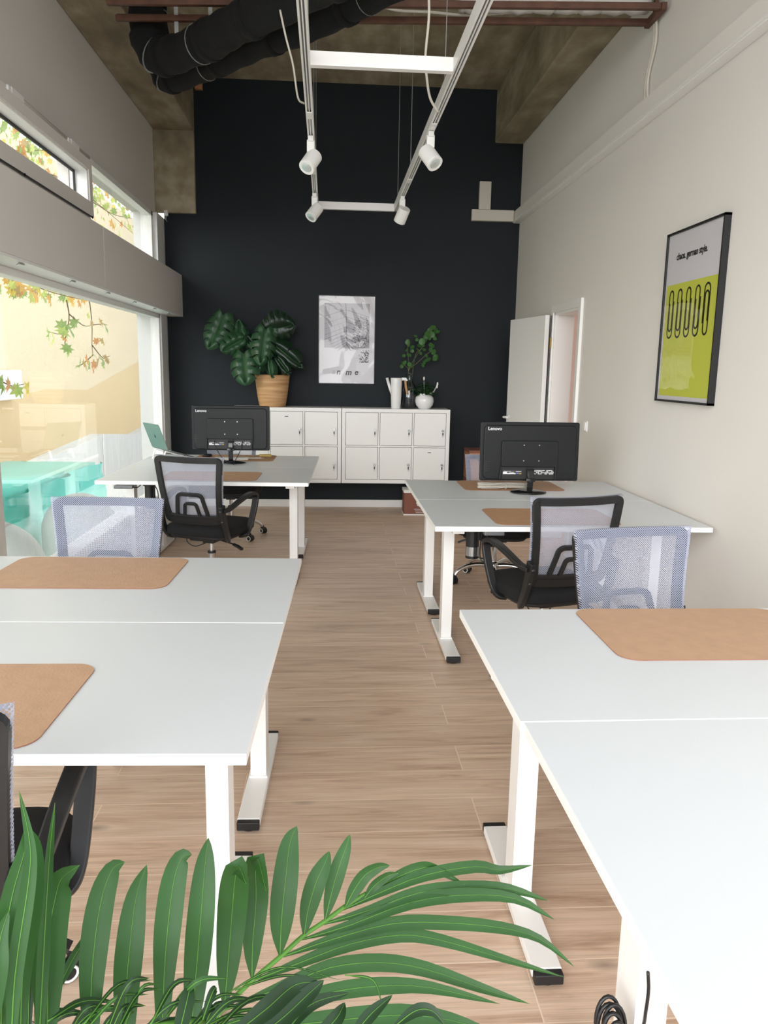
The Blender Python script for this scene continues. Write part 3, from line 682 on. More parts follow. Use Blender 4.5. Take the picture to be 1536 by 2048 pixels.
# ------------------------------------------------------------------ office chair
def chair(label, seat_dz=0.0, base_rot=0.0, arms=True):
    r = thing('office_chair', label, 'chair', group='black and pale blue mesh office chairs')
    dz = seat_dz
    # seat
    sb = MB().pillow((0, 0.0, 0.445+dz), (0.245, 0.24, 0.045), 0.45, 0.5, 40, 14)
    sb.build('seat', 'seat_fabric', r, smooth=True)
    MB().pillow((0, 0.0, 0.41+dz), (0.225, 0.22, 0.018), 0.45, 0.4, 32, 8).build('seat_shell', 'black_plastic', r, smooth=True)
    # backrest curve
    def B(t): return Vector((0, -0.225-0.02*math.sin(t*math.pi)*0 - 0.10*t - 0.03*math.sin((1-t)*2.2)+0.03*math.sin(2.2), 0.52+0.41*t+dz))
    def N(t):
        a = B(min(1, t+.02))-B(max(0, t-.02)); return Vector((0, a.z, -a.y)).normalized()
    def hw(t): return 0.196+0.038*t
    def P(x, t, off=0.0):
        b = B(t); n = N(t); return Vector((x, b.y, b.z))+n*(off-0.10*(0.0)+0.55*x*x)
    def loop(w0, w1, t0, t1, rad=0.10, n=5, arch=False):
        pts = []
        def corner(sx, ta, tb, xa, xb):
            pass
        # parametrised rounded trapezoid in (x,t)
        q = []
        rt = rad/0.45
        q += [(w0, t0+rt)] if not arch else [(w0, t0)]
        q += [(w0+(w1-w0)*k/6, t0+rt+(t1-rt-t0-rt)*k/6) for k in range(1, 7)]
        for k in range(1, n+1):
            a = math.radians(90*k/n); q.append((w1-rad*(1-math.cos(a)), t1-rt+rt*math.sin(a)))
        for k in range(1, 8): q.append(((w1-rad)*(1-2*k/8.0), t1))
        half = list(q)
        q2 = []
        for k in range(n+1):
            a = math.radians(90-90*k/n); q2.append((-(w1-rad*(1-math.cos(a))), t1-rt+rt*math.sin(a)))
        q2 += [(-(w1+(w0-w1)*k/6), t1-rt+(t0+rt-t1+rt)*k/6) for k in range(1, 7)]
        if arch: q2.append((-w0, t0)); return q+q2
        for k in range(1, n+1):
            a = math.radians(90*k/n); q2.append((-(w0-rad*(1-math.cos(a))), t0+rt-rt*math.sin(a)))
        for k in range(1, 8): q2.append((-(w0-rad)*(1-2*k/8.0), t0))
        for k in range(n):
            a = math.radians(90-90*k/n); q2.append(((w0-rad*(1-math.cos(a))), t0+rt-rt*math.sin(a)))
        return q+q2
    fr = MB()
    L = loop(0.182, 0.217, 0.0, 0.965, 0.018)
    pts = [P(x, t) for x, t in L]; nr = [N(t) for x, t in L]
    wd = [0.034 if t > 0.10 else 0.042 for x, t in L]
    fr.strip(pts, nr, wd, 0.022, closed=True)
    fr.build('backrest_frame', 'black_plastic', r, bevel=0.004)
    lb = MB()
    for (w0, w1, t1, ww) in ((0.108, 0.088, 0.43, 0.024), (0.055, 0.042, 0.285, 0.020)):
        A = loop(w0, w1, 0.03, t1, 0.034 if w0 > 0.08 else 0.022, arch=True); A = [(x, t) for x, t in A]
        lb.strip([P(x, t) for x, t in A], [N(t) for x, t in A], ww, 0.016)
    lb.strip([P(x, 0.035) for x in [-0.18+0.036*k for k in range(11)]], [N(0.035)]*11, 0.05, 0.016)
    lb.build('lumbar_support', 'black_plastic', r, bevel=0.003)
    # net
    nb = MB(); vs = []; fs = []; nx, nt_ = 16, 20
    for k in range(nt_+1):
        t = 0.0+1.012*k/nt_
        for i in range(nx+1):
            u = -1+2*i/nx; x = u*(hw(t)+0.003)
            edge = 0.020
            vs.append(P(x, t, edge))
    for k in range(nt_):
        for i in range(nx): a = k*(nx+1)+i; fs.append((a, a+1, a+nx+2, a+nx+1))
    nb.add(vs, fs)
    # wrap over the rim
    vs = []; fs = []
    rim = [(-hw(t), t) for t in [k/12 for k in range(13)]]+[(hw(1)*(-1+2*k/10), 1.0) for k in range(1, 10)]+[(hw(1-k/12), 1-k/12) for k in range(13)]
    for x, t in rim: q_ = (hw(t)+0.003)/hw(t); vs.append(P(x*q_, t*1.012, 0.020)); vs.append(P(x*q_, t*1.013, -0.002))
    for i in range(len(rim)-1): fs.append((2*i, 2*i+1, 2*i+3, 2*i+2))
    nb.add(vs, fs)
    nb.build('backrest_net', 'net', r, smooth=True)
    # armrests (a closed loop each side) with rear bracket
    for s_ in (-1, 1):
        X = 0.242
        pth = [(X-0.01, -0.262, 0.60), (X+0.005, -0.20, 0.612), (X+0.015, -0.10, 0.642), (X+0.025, 0.0, 0.668), (X+0.028, 0.07, 0.672), (X+0.028, 0.115, 0.652), (X+0.027, 0.115, 0.61), (X+0.023, 0.085, 0.53), (X+0.015, 0.04, 0.44), (X+0.0, 0.01, 0.405), (X-0.04, 0.0, 0.395)]
        pts = spline([(s_*x, y, z+dz) for x, y, z in pth], 5); k = len(pts)
        a = MB().strip(pts, (1*s_, 0, 0.0), 0.02, 0.05)
        # thin in travel normal, wide across: sweep again as flat band
        a = MB(); nr = []
        for i in range(k):
            tt = pts[min(i+1, k-1)]-pts[max(i-1, 0)]; nr.append(tt.cross(Vector((1, 0, 0))).normalized())
        a.strip(pts, nr, [0.03+0.014*math.sin(math.pi*i/(k-1)) for i in range(k)], 0.022)
        br_ = spline([(s_*(X-0.022), -0.262, 0.635+dz), (s_*(X-0.022), -0.245, 0.56+dz), (s_*(X-0.02), -0.215, 0.47+dz), (s_*(X-0.03), -0.165, 0.405+dz), (s_*(X-0.05), -0.12, 0.39+dz)], 5)
        a.strip(br_, (s_, 0, 0), [0.052-0.0012*i for i in range(len(br_))], 0.026)
        a.build('armrest', 'black_plastic', r, bevel=0.005)
        for (yy, zz) in ((-0.268, 0.60), (-0.243, 0.53)):
            b = MB().pillow((s_*(X-0.022), yy-0.014, zz+dz), (0.011, 0.008, 0.011), 1, 1, 12, 8); b.build('bolt', 'black_plastic', r, smooth=True)
    # mechanism
    g = MB().box(-0.09, 0.09, -0.13, 0.10, 0.365+dz, 0.40+dz); g.box(-0.04, 0.04, -0.05, 0.05, 0.335+dz, 0.37+dz); g.build('tilt_mechanism', 'black_plastic', r, bevel=0.006)
    g = MB().cyl((0.05, -0.02, 0.365+dz), (0.19, -0.05, 0.345+dz), 0.005, 8); g.strip([(0.185, -0.05, 0.346+dz), (0.22, -0.055, 0.335+dz), (0.255, -0.06, 0.318+dz)], (0, 0, 1), [0.018, 0.028, 0.024], 0.012)
    g.build('lever', 'black_plastic', r)
    g = MB().tube(spline([(-0.14, -0.08, 0.385+dz), (-0.12, -0.10, 0.345+dz), (-0.06, -0.11, 0.325+dz), (0.0, -0.08, 0.345+dz)], 6), 0.003, 6); g.build('cord', 'black_cable', r, smooth=True)
    g = MB().cyl((0, 0, 0.12), (0, 0, 0.27), 0.025, 20).cyl((0, 0, 0.27), (0, 0, 0.35+dz), 0.014, 16); g.build('gas_lift', 'chrome', r, smooth=False, bevel=0.002)
    MB().cyl((0, 0, 0.262), (0, 0, 0.276), 0.027, 20).build('lift_collar', 'rubber', r)
    g = MB().lathe([(0.0, 0.095), (0.035, 0.095), (0.042, 0.105), (0.042, 0.145), (0.034, 0.155), (0, 0.155)], n=24)
    for k in range(5):
        a = base_rot+math.radians(72*k); c, s = math.cos(a), math.sin(a)
        pts = spline([(0.03*c, 0.03*s, 0.125), (0.12*c, 0.12*s, 0.135), (0.20*c, 0.20*s, 0.125), (0.26*c, 0.26*s, 0.095), (0.285*c, 0.285*s, 0.062)], 5); kk = len(pts)
        g.tube(pts, [0.019-0.006*i/kk for i in range(kk)], 10)
    g.build('star_base', 'chrome', r, smooth=True)
    for k in range(5):
        a = base_rot+math.radians(72*k); x, y = 0.295*math.cos(a), 0.295*math.sin(a); sw = a+1.1+0.9*math.sin(k*2.1)
        T = Matrix.Translation((x, y, 0)) @ Matrix.Rotation(sw, 4, 'Z')
        cst = MB()
        for sx in (-1, 1): cst.cyl((sx*0.006, 0, 0.026), (sx*0.024, 0, 0.026), 0.0255, 20, mat=T)
        hood = [(0, 0.031*math.cos(math.radians(q)), 0.027+0.031*math.sin(math.radians(q))) for q in range(-5, 196, 20)]
        cst.prism([(-0.0215, b, c) for _, b, c in hood], (0.043, 0, 0), mat=T)
        cst.cyl((0, 0, 0.05), (0, 0, 0.075), 0.008, 10, mat=T)
        co = cst.build('caster', 'black_plastic', r, bevel=0.002)
        rg = MB()
        for sx in (-1, 1):
            ring = [(sx*0.0245, 0.0195*math.cos(math.radians(q)), 0.026+0.0195*math.sin(math.radians(q))) for q in range(0, 360, 20)]
            rg.tube(ring, 0.0035, 6, closed=True, mat=T)
        rg.build('wheel_rim', 'white_plastic', co, smooth=True)
    return r
def put(r, x, y, rz, label=None):
    r.location = (x, y, 0); r.rotation_euler = (0, 0, rz)
    if label: r['label'] = label
    return r
D_ = math.radians
proto = chair('black framed chair with its back to us at the back left desk', base_rot=D_(54))
put(proto, -0.805, 5.12, D_(-20))
put(copy_tree(proto), 1.06, 3.69, D_(14), 'black framed chair with its back to us at the back right desk')
put(copy_tree(proto), -0.79, 1.46, D_(7), 'black chair at the left edge with its armrest under the front desk')
put(copy_tree(proto), -0.965, 3.03, D_(176), 'pale blue mesh chair facing us behind the left foreground desk')
put(copy_tree(proto), 1.145, 2.44, D_(191), 'pale blue mesh chair facing us behind the right foreground desk')
low = chair('chair facing us behind the back right monitor, chrome base showing under the desk', seat_dz=-0.05, base_rot=D_(46-168))
put(low, 1.15, 5.32, D_(168))
put(copy_tree(proto), -0.90, 6.86, D_(184), 'chair tucked behind the back left monitor, only seat and casters showing')

# ------------------------------------------------------------------ monitors
def monitor(label, loc, rz, W=0.60, H=0.355, z0=0.10, tilt=-0.05, cables=False):
    r = thing('monitor', label, 'monitor', loc, rz)
    T = Matrix.Translation((0, 0, z0)) @ Matrix.Rotation(tilt, 4, 'X')
    s = MB(); s.prism([(x, 0.0, z) for x, z in rrect(-W/2, W/2, 0, H, 0.012, 3)], (0, 0.018, 0), mat=T)
    s.prism([(x, -0.012, z) for x, z in rrect(-W/2+0.02, W/2-0.02, 0.01, H-0.02, 0.03, 4)], (0, 0.013, 0), mat=T)
    s.build('shell', 'monitor_black', r, bevel=0.006, seg=3)
    MB().prism([(x, 0.0185, z) for x, z in rrect(-W/2+0.006, W/2-0.006, 0.014, H-0.006, 0.006, 2)], (0, 0.0015, 0), mat=T).build('screen', 'black_gloss', r)
    bx = MB(); bx.prism([(x, -0.030, z) for x, z in rrect(-0.185, 0.175, 0.088, 0.252, 0.014, 4)], (0, 0.02, 0), mat=T)
    bx.prism([(x, -0.030, z) for x, z in ((-0.200, 0.01), (-0.180, 0.01), (-0.180, 0.09), (-0.186, 0.10))], (0, 0.02, 0), mat=T)
    bx.prism([(x, -0.030, z) for x, z in ((0.156, 0.01), (0.168, 0.01), (0.176, 0.10), (0.160, 0.10))], (0, 0.02, 0), mat=T)
    hs = bx.build('rear_housing', 'monitor_black', r, bevel=0.004)
    MB().prism([(x, -0.0145, z) for x, z in rrect(-0.18, 0.157, 0.012, 0.088, 0.004, 2)], (0, 0.003, 0), mat=T).build('port_recess', 'monitor_dark', r)
    sc = MB()
    for x in (-0.045, 0.052):
        for z in (0.128, 0.225): sc.cyl((x, -0.030, z), (x, -0.033, z), 0.004, 10, mat=T)
    sc.build('mounting_screws', 'steel', hs)
    st = MB(); st.box(-0.172, -0.05, -0.0165, -0.0145, 0.042, 0.066, mat=T); st.build('rating_label', 'ink_grey', r)
    st = MB()
    st.box(-0.170, -0.145, -0.0175, -0.0165, 0.050, 0.057, mat=T); st.box(-0.170, -0.090, -0.0175, -0.0165, 0.0425, 0.0495, mat=T); st.box(-0.165, -0.12, -0.0175, -0.0165, 0.0595, 0.0615, mat=T); st.box(-0.088, -0.055, -0.0175, -0.0165, 0.058, 0.061, mat=T)
    st.box(-0.13, -0.10, -0.0175, -0.0165, 0.052, 0.054, mat=T)
    st.build('label_print', 'white_print', r)
    MB().box(-0.085, -0.071, -0.0175, -0.0165, 0.044, 0.051, mat=T).build('label_print', 'blue_print', r)
    MB().box(-0.068, -0.054, -0.0175, -0.0165, 0.043, 0.049, mat=T).build('label_print', 'amber_print', r)
    rs = random.Random(4); st = MB()
    for row in range(4):
        x = 0.022
        while x < 0.148:
            ww = rs.uniform(0.003, 0.009)
            if rs.random() < 0.8: st.box(x, x+ww, -0.0165, -0.0145, 0.043+row*0.007, 0.0475+row*0.007, mat=T)
            x += ww+0.0025
    st.build('certification_print', 'white_print', r)
    vt = MB()
    for i in range(5): vt.box(-0.285, -0.268, -0.0135, -0.012, 0.06+i*0.014, 0.066+i*0.014, mat=T); vt.box(-0.262, -0.256, -0.0135, -0.012, 0.061+i*0.014, 0.065+i*0.014, mat=T)
    vt.build('button_marks', 'monitor_dark', r)
    tx = T @ Matrix.Translation((-0.272, -0.0135, H-0.052)) @ Matrix.Rotation(math.pi/2, 4, 'X')
    text('logo', 'Lenovo', 0.029, 'white_print', r, tx, 0.0008, 0.0004)
    nk = MB(); nk.strip(spline([(0, -0.028, z0+0.075), (0, -0.036, z0+0.045), (0, -0.038, z0+0.0), (0, -0.03, 0.02)], 5), (0, 1, 0), 0.036, 0.018)
    nk.box(-0.022, 0.022, -0.04, -0.014, z0+0.035, z0+0.08); nk.strip([(-0.028, -0.044, z0+0.012), (0, -0.053, z0+0.006), (0.028, -0.044, z0+0.012)], (0, 1, 0), 0.022, 0.006)
    nk.build('stand_neck', 'black_gloss', r, bevel=0.003)
    bs = MB(); prof = [(0.0, 0.0), (0.98, 0.0), (1.0, 0.004), (0.97, 0.010), (0.5, 0.017), (0.15, 0.020), (0.0, 0.020)]
    bs.lathe(prof, n=40, mat=Matrix.Diagonal((0.115, 0.10, 1, 1)))
    b = bs.build('stand_base', 'black_gloss', r, smooth=True)
    if cables:
        cb = MB()
        cb.tube(spline([(-0.125, -0.02, z0+0.075), (-0.12, -0.05, z0+0.04), (-0.08, -0.07, z0-0.03), (-0.03, -0.09, z0-0.08), (0.02, -0.12, 0.004)], 6), 0.003, 6)
        cb.tube(spline([(0.09, -0.02, z0+0.075), (0.085, -0.05, z0+0.03), (0.06, -0.06, z0-0.03), (0.03, -0.09, z0-0.085), (0.03, -0.125, 0.006), (0.032, -0.16, 0.006)], 6), 0.003, 6)
        cb.build('cable', 'black_cable', r, smooth=True)
    return r
monitor('black monitor seen from behind on the back right desk', (1.236, 4.77, 0.7405), D_(0.5), W=0.63, H=0.368, z0=0.075)
monitor('black monitor seen from behind on the back left desk beside the basket plant', (-0.80, 6.17, 0.7405), D_(1.5), W=0.605, H=0.35, z0=0.10, cables=True)

# white cable bundle under the right monitor
cb = MB(); rs = random.Random(2)
for i in range(9):
    o = Vector((rs.uniform(-0.01, 0.01), rs.uniform(-0.014, 0.014), 0.007+0.0095*(i % 4)))
    L_ = 0.155+rs.uniform(-0.012, 0.012)
    p = [(-L_, 0.0, 0), (-L_+0.01, 0.016, 0.004), (-0.06, 0.014+rs.uniform(-.004, .004), 0.0), (0.03, 0.010, 0.002), (L_-0.02, 0.016, 0.0), (L_, 0.0, 0.0), (L_-0.02, -0.014, 0), (0.03, -0.010, 0.004), (-0.06, -0.014, 0.0), (-L_+0.01, -0.016, 0.0)]
    cb.tube(spline([Vector(q)+o for q in p+[p[0]]], 5), 0.0042, 6)
cb.tube([(0.02, 0.025*math.cos(a*0.6), 0.018+0.018*math.sin(a*0.6)) for a in range(11)], 0.003, 6)
cb.build('cable_bundle', 'white_cable', smooth=True, loc=(1.10, 4.90, 0.744), rot=(0, 0, D_(3)))
tag(bpy.data.objects['cable_bundle'], 'bundle of coiled white cable on the mat below the back right monitor', 'cable')
# small items by the left monitor
t = thing('laptop_stand', 'low white metal laptop stand on the back left desk', 'stand', (-1.292, 6.315, 0.7405), D_(125.3))
s = MB()
for sx in (-0.1, 0.1):
    s.strip(spline([(sx, -0.10, 0.004), (sx, 0.10, 0.004), (sx, 0.115, 0.03), (sx, 0.10, 0.075), (sx, 0.09, 0.085)], 5), (1, 0, 0), 0.006, 0.018)
    s.strip([(sx, 0.09, 0.083), (sx, -0.12, 0.02), (sx, -0.13, 0.028)], (1, 0, 0), 0.006, 0.018)
s.strip([(-0.1, 0.05, 0.004), (0.1, 0.05, 0.004)], (0, 0, 1), 0.02, 0.006)
s.build('bracket', 'white_metal', t, bevel=0.001)
t = thing('laptop', 'grey green laptop with open lid on a stand beside the window', 'laptop', (-1.292, 6.315, 0.7405+0.093), D_(125.3))
# deck slopes down toward the user, lid leans back
dk = Matrix.Translation((0, 0.09, 0.0)) @ Matrix.Rotation(D_(17), 4, 'X')
MB().prism([(x, y, 0) for x, y in rrect(-0.155, 0.155, -0.22, 0.0, 0.012, 3)], (0, 0, 0.008), mat=dk).build('deck', 'grey_silver', t, bevel=0.002)
ld = Matrix.Translation((0, 0.095, 0.006)) @ Matrix.Rotation(D_(-20), 4, 'X')
MB().prism([(x, 0, z) for x, z in rrect(-0.155, 0.155, 0.0, 0.215, 0.012, 3)], (0, 0.004, 0), mat=ld).build('lid', 'laptop', t, bevel=0.0015)
MB().prism([(x, -0.001, z) for x, z in rrect(-0.15, 0.15, 0.008, 0.21, 0.006, 3)], (0, 0.001, 0), mat=ld).build('screen', 'black_gloss', t)
lg = [(0.012*math.cos(a)*(1-0.15*math.cos(2*a)) , 0.013*math.sin(a)+0.0035*abs(math.cos(a))) for a in [k*math.pi/10 for k in range(20)]]
lgm = MB().prism([(x, 0.0042, 0.105+z) for x, z in lg], (0, 0.0005, 0), mat=ld); lgm.prism([(x, 0.0042, 0.125+z) for x, z in ((0.0, -0.003), (0.004, 0.0), (0.004, 0.005), (0.0, 0.002))], (0, 0.0005, 0), mat=ld); lgm.build('logo', 'laptop_logo', t)
t = thing('small_puck', 'round black disc beside the left monitor', 'gadget', (-1.055, 6.58, 0.7435))
MB().lathe([(0, 0), (0.038, 0), (0.044, 0.006), (0.044, 0.014), (0.036, 0.02), (0, 0.021)], n=28).build('disc', 'black_plastic', t, smooth=True)
tag(MB().prism([(x, y, 0) for x, y in rrect(-0.14, 0.14, -0.055, 0.055, 0.01, 3)], (0, 0, 0.009)).build('keyboard', 'white_plastic', loc=(-0.83, 6.42, 0.7435), rot=(0, 0, D_(2)), bevel=0.002), 'flat white keyboard behind the left monitor on the tan mat', 'keyboard')
tag(MB().prism([(x, y, 0) for x, y in rrect(-0.05, 0.05, -0.04, 0.04, 0.003, 2)], (0, 0, 0.012)).build('note_pad', 'post_yellow', loc=(-0.575, 6.66, 0.7435), rot=(0, 0, D_(8))), 'small yellow note pad on the back left mat', 'note pad')
tag(MB().cyl((-0.07, 0, 0.0), (0.05, 0.01, 0.0), 0.0045, 8).cyl((0.05, 0.01, 0.0), (0.07, 0.012, 0), 0.002, 8).build('pen', 'white_plastic', loc=(-0.64, 6.44, 0.749)), 'white pen on the tan mat behind the left monitor', 'pen')
t = thing('marker_pen', 'pale marker pen with black cap beside the laptop', 'pen', (-1.19, 6.10, 0.7475))
MB().cyl((-0.07, 0, 0), (0.02, 0, 0), 0.006, 10).build('barrel', 'white_plastic', t); MB().cyl((0.02, 0, 0), (0.06, 0, 0), 0.0068, 10).build('cap', 'black_plastic', t)
tag(MB().tube(spline([(-1.16, 6.30, 0.80), (-1.20, 6.26, 0.77), (-1.22, 6.19, 0.745), (-1.16, 6.14, 0.744), (-1.10, 6.15, 0.744)], 6), 0.003, 6).build('laptop_cable', 'black_cable', smooth=True), 'thin black cable looping from the laptop to the desk', 'cable')
tag(MB().prism([(x, y, 0) for x, y in rrect(-0.06, 0.06, -0.035, 0.035, 0.008, 2)], (0, 0, 0.007)).build('tablet', 'grey_silver', loc=(-1.08, 6.20, 0.741), rot=(0, 0, D_(-12))), 'small dark grey drive lying before the laptop', 'gadget')

# ------------------------------------------------------------------ locker cabinets
def lockers(label, x0, slots):
    W, Dp, H = 1.12, 0.375, 0.775; z0 = 0.316
    r = thing('locker_cabinet', label, 'cabinet', (x0+W/2, WY-0.001-Dp/2, z0), group='white wall hung locker cabinets')
    T_ = 0.038; c = (W-2*T_-2*0.016)/3; hh = (H-2*T_-0.016)/2
    b = MB(); b.box(-W/2, W/2, -Dp/2, Dp/2, 0, T_); b.box(-W/2, W/2, -Dp/2, Dp/2, H-T_, H)
    b.box(-W/2, -W/2+T_, -Dp/2, Dp/2, T_, H-T_); b.box(W/2-T_, W/2, -Dp/2, Dp/2, T_, H-T_); b.box(-W/2+T_, W/2-T_, Dp/2-0.01, Dp/2, T_, H-T_)
    for i in (1, 2): x = -W/2+T_+i*c+(i-1)*0.016; b.box(x, x+0.016, -Dp/2, Dp/2-0.01, T_, H-T_)
    z = T_+hh; b.box(-W/2+T_, W/2-T_, -Dp/2+0.001, Dp/2-0.01, z, z+0.016)
    b.build('carcass', 'white_trim', r, bevel=0.0015)
    for j in range(2):
        for i in range(3):
            x = -W/2+T_+i*(c+0.016); z = T_+j*(hh+0.016); g = 0.0035
            d = MB().box(x+g, x+c-g, -Dp/2+0.002, -Dp/2+0.018, z+g, z+hh-g).build('door', 'white_trim', r, bevel=0.0015)
            kx, kz = x+c-0.035, z+hh*0.47
            k = MB().cyl((kx, -Dp/2+0.002, kz), (kx, -Dp/2-0.012, kz), 0.012, 16).cyl((kx, -Dp/2-0.012, kz), (kx, -Dp/2-0.02, kz), 0.006, 10); k.box(kx-0.012, kx+0.012, -Dp/2-0.028, -Dp/2-0.02, kz-0.010, kz+0.004); k.build('lock', 'steel', d)
            k = MB().box(kx-0.006, kx+0.005, -Dp/2-0.026, -Dp/2-0.023, kz-0.045, kz-0.018).box(kx-0.002, kx+0.001, -Dp/2-0.026, -Dp/2-0.024, kz-0.066, kz-0.045); k.build('key', 'black_plastic', d)
            if (i, j) in slots:
                MB().box(x+c/2-0.017, x+c/2+0.017, -Dp/2+0.0005, -Dp/2+0.003, z+hh*0.84, z+hh*0.86).build('letter_slot', 'ink', d)
    return r
lockers('white wall hung locker unit under the basket plant, left of the two', -1.032, {(1, 1)})
lockers('white wall hung locker unit under the vase, right of the two', 0.094, {(2, 0)})

# ------------------------------------------------------------------ monstera in basket
CT = 0.316+0.775
bx_, by_ = -0.625, 8.16
t = thing('potted_monstera', 'leafy green monstera in a woven bamboo basket on the lockers', 'plant', (bx_, by_, CT))
MB().lathe([(0.0, 0.0), (0.125, 0.0), (0.137, 0.02), (0.152, 0.10), (0.168, 0.22), (0.178, 0.315), (0.180, 0.325), (0.172, 0.325), (0.165, 0.28), (0.0, 0.28)], n=40).build('basket', 'basket', t, smooth=True)
MB().lathe([(0.0, 0.275), (0.160, 0.275), (0.12, 0.30), (0.0, 0.305)], n=24).build('soil', 'soil', t, smooth=True)
O3 = Vector((bx_, by_, CT))
def mleaf(b, tip, width, dark=False, yb=8.0, yt=7.95, roll=0.0, slits=5, dirn=None):
    B_ = atY(b[0], b[1], yb)-O3; T2 = atY(tip[0], tip[1], yt)-O3
    L_ = (T2-B_).length; ax = (T2-B_).normalized(); vw = Vector((0, -1, 0))
    side = ax.cross(vw).normalized(); side = Matrix.Rotation(roll, 3, ax) @ side; nrm = side.cross(ax).normalized()
    if nrm.y > 0: nrm = -nrm
    W = width/CAM_F*8.2/2
    vs = []; fs = []; nu, nv = 44, 7
    for sg in (-1, 1):
        o = len(vs)
        for i in range(nu+1):
            u = i/nu
            prof = max(0.0, math.sin(math.pi*min(1, (u*0.92+0.08)))**0.62)*(1.0-0.28*u)*1.12
            back = -0.20*(1-u)**3
            for k in range(nv+1):
                v = k/nv
                p = B_+ax*(L_*(u+(back+0.12*u)*v))+side*(sg*W*prof*v)
                p += nrm*(0.035*math.sin(v*2.6)-0.075*v*v*prof-0.05*u*u*L_*3+0.005*math.sin(u*slits*6.28)*v)
                vs.append(p)
        for i in range(nu):
            u = (i+0.5)/nu; ph = (u*slits*1.0+0.25) % 1.0
            for k in range(nv):
                v = (k+0.5)/nv
                if 0.14 < u < 0.92 and v > 0.42 and ph < 0.02+0.26*v*v: continue
                a = o+i*(nv+1)+k; fs.append((a, a+1, a+nv+2, a+nv+1) if sg > 0 else (a, a+nv+1, a+nv+2, a+1))
    mb = MB(); mb.add(vs, fs, 0)
    rib = [B_+ax*(L_*i/8)+nrm*(0.004-0.05*(i/8)**2*L_*3) for i in range(9)]
    mb.tube(rib, [0.004*(1-i/10) for i in range(9)], 6, mi=1)
    mb.build('leaf', ['monstera_dark' if dark else 'monstera', 'monstera_rib'], t, smooth=True)
    # petiole
    st = MB(); root = Vector((random.uniform(-0.05, 0.05), random.uniform(-0.05, 0.03), 0.29)); midp = (root+B_)/2+Vector((0.02, 0.02, 0.07))
    st.tube(spline([root, midp, B_], 8), [0.006]*17, 7); st.build('leaf_stalk', 'monstera_rib', t, smooth=True)
mleaf((446, 631), (418, 690), 56, False, 8.02, 7.93, 0.2, 5)
mleaf((484, 680), (447, 700), 44, False, 8.0, 7.92, -0.3, 4)
mleaf((483, 682), (478, 642), 38, False, 8.02, 8.05, 0.2, 3)
mleaf((488, 708), (490, 763), 60, False, 7.96, 7.86, 0.1, 4)
mleaf((531, 660), (522, 722), 50, False, 7.96, 7.86, -0.15, 5)
mleaf((536, 661), (585, 652), 66, True, 8.0, 7.98, 0.35, 5)
mleaf((535, 662), (552, 631), 50, False, 8.0, 8.06, -0.3, 4)
mleaf((553, 693), (600, 733), 44, True, 8.03, 8.0, 0.2, 2)
mleaf((541, 725), (544, 753), 20, False, 7.93, 7.88, 0.2, 1)
mleaf((556, 718), (577, 746), 30, True, 8.0, 7.95, 0.0, 2)
mleaf((509, 692), (517, 730), 40, True, 8.06, 8.0, 0.2, 3)
mleaf((492, 676), (512, 700), 34, True, 8.08, 8.05, 0.0, 3)
mleaf((520, 722), (515, 745), 20, False, 8.0, 7.97, 0.3, 1)
mleaf((555, 700), (560, 728), 26, True, 8.1, 8.08, 0.0, 2)

# ------------------------------------------------------------------ vase, branch, ewer, pot
t = thing('watering_can', 'slim white watering can with a wooden handle on the lockers', 'watering can', (0.655, 8.10, CT))
MB().lathe([(0, 0), (0.048, 0), (0.05, 0.01), (0.056, 0.15), (0.060, 0.305), (0.060, 0.315), (0.054, 0.315), (0.052, 0.29), (0, 0.29)], n=32).build('body', 'ceramic', t, smooth=True)
MB().tube([(-0.045, 0, 0.15), (-0.07, 0, 0.22), (-0.098, 0, 0.315)], [0.014, 0.014, 0.015], 14).build('spout', 'ceramic', t, smooth=True)
MB().strip([(0.055, 0, 0.305), (0.095, 0, 0.305), (0.105, 0, 0.285)], (0, 1, 0), 0.03, 0.022).build('handle_bracket', 'ceramic', t, bevel=0.003)
MB().tube([(0.092, 0, 0.29), (0.10, 0, 0.23), (0.116, 0, 0.155)], [0.012, 0.012, 0.013], 12).build('handle', 'cane_wood', t, smooth=True)
vx, vy = 0.80, 8.20
t = thing('glass_vase', 'dark clear glass bottle vase holding a leafy branch', 'vase', (vx, vy, CT))
pr = [(0.0, 0.0), (0.075, 0.0), (0.082, 0.012), (0.084, 0.12), (0.080, 0.20), (0.062, 0.245), (0.036, 0.27), (0.030, 0.30), (0.030, 0.36), (0.038, 0.37)]
inn = [(r_-0.0035, z_) for r_, z_ in pr[1:]][::-1]
MB().lathe(pr+[(0.034, 0.37)]+[(max(r_, 0.0), max(z_, 0.008)) for r_, z_ in inn]+[(0, 0.008)], n=36).build('bottle', 'vase_glass', t, smooth=True)
MB().lathe([(0, 0.010), (0.076, 0.010), (0.079, 0.10), (0, 0.10)], n=28).build('water', 'vase_glass', t, smooth=True)
bo = Vector((vx, vy, CT))
t = thing('leafy_branch', 'green branch of round leaves standing in the glass vase', 'branch', tuple(bo))
def bp(x, y, Y=8.18): return atY(x, y, Y)-bo
sm = MB()
stems = [[(817, 744), (829, 718), (845, 694), (858, 672), (866, 652)], [(817, 744), (832, 728), (846, 715), (854, 708), (866, 700)], [(817, 744), (817, 722), (815, 700), (818, 680)], [(817, 744), (812, 733), (806, 727)], [(829, 718), (840, 700), (850, 690)]]
for q in stems:
    pts = [bp(x, y, 8.18-0.015*i) for i, (x, y) in enumerate(q)]
    sm.tube(spline([Vector((0, 0, 0.02))]+pts, 5), 0.003, 6)
sm.build('stems', 'stem', t, smooth=True)
lv = MB()
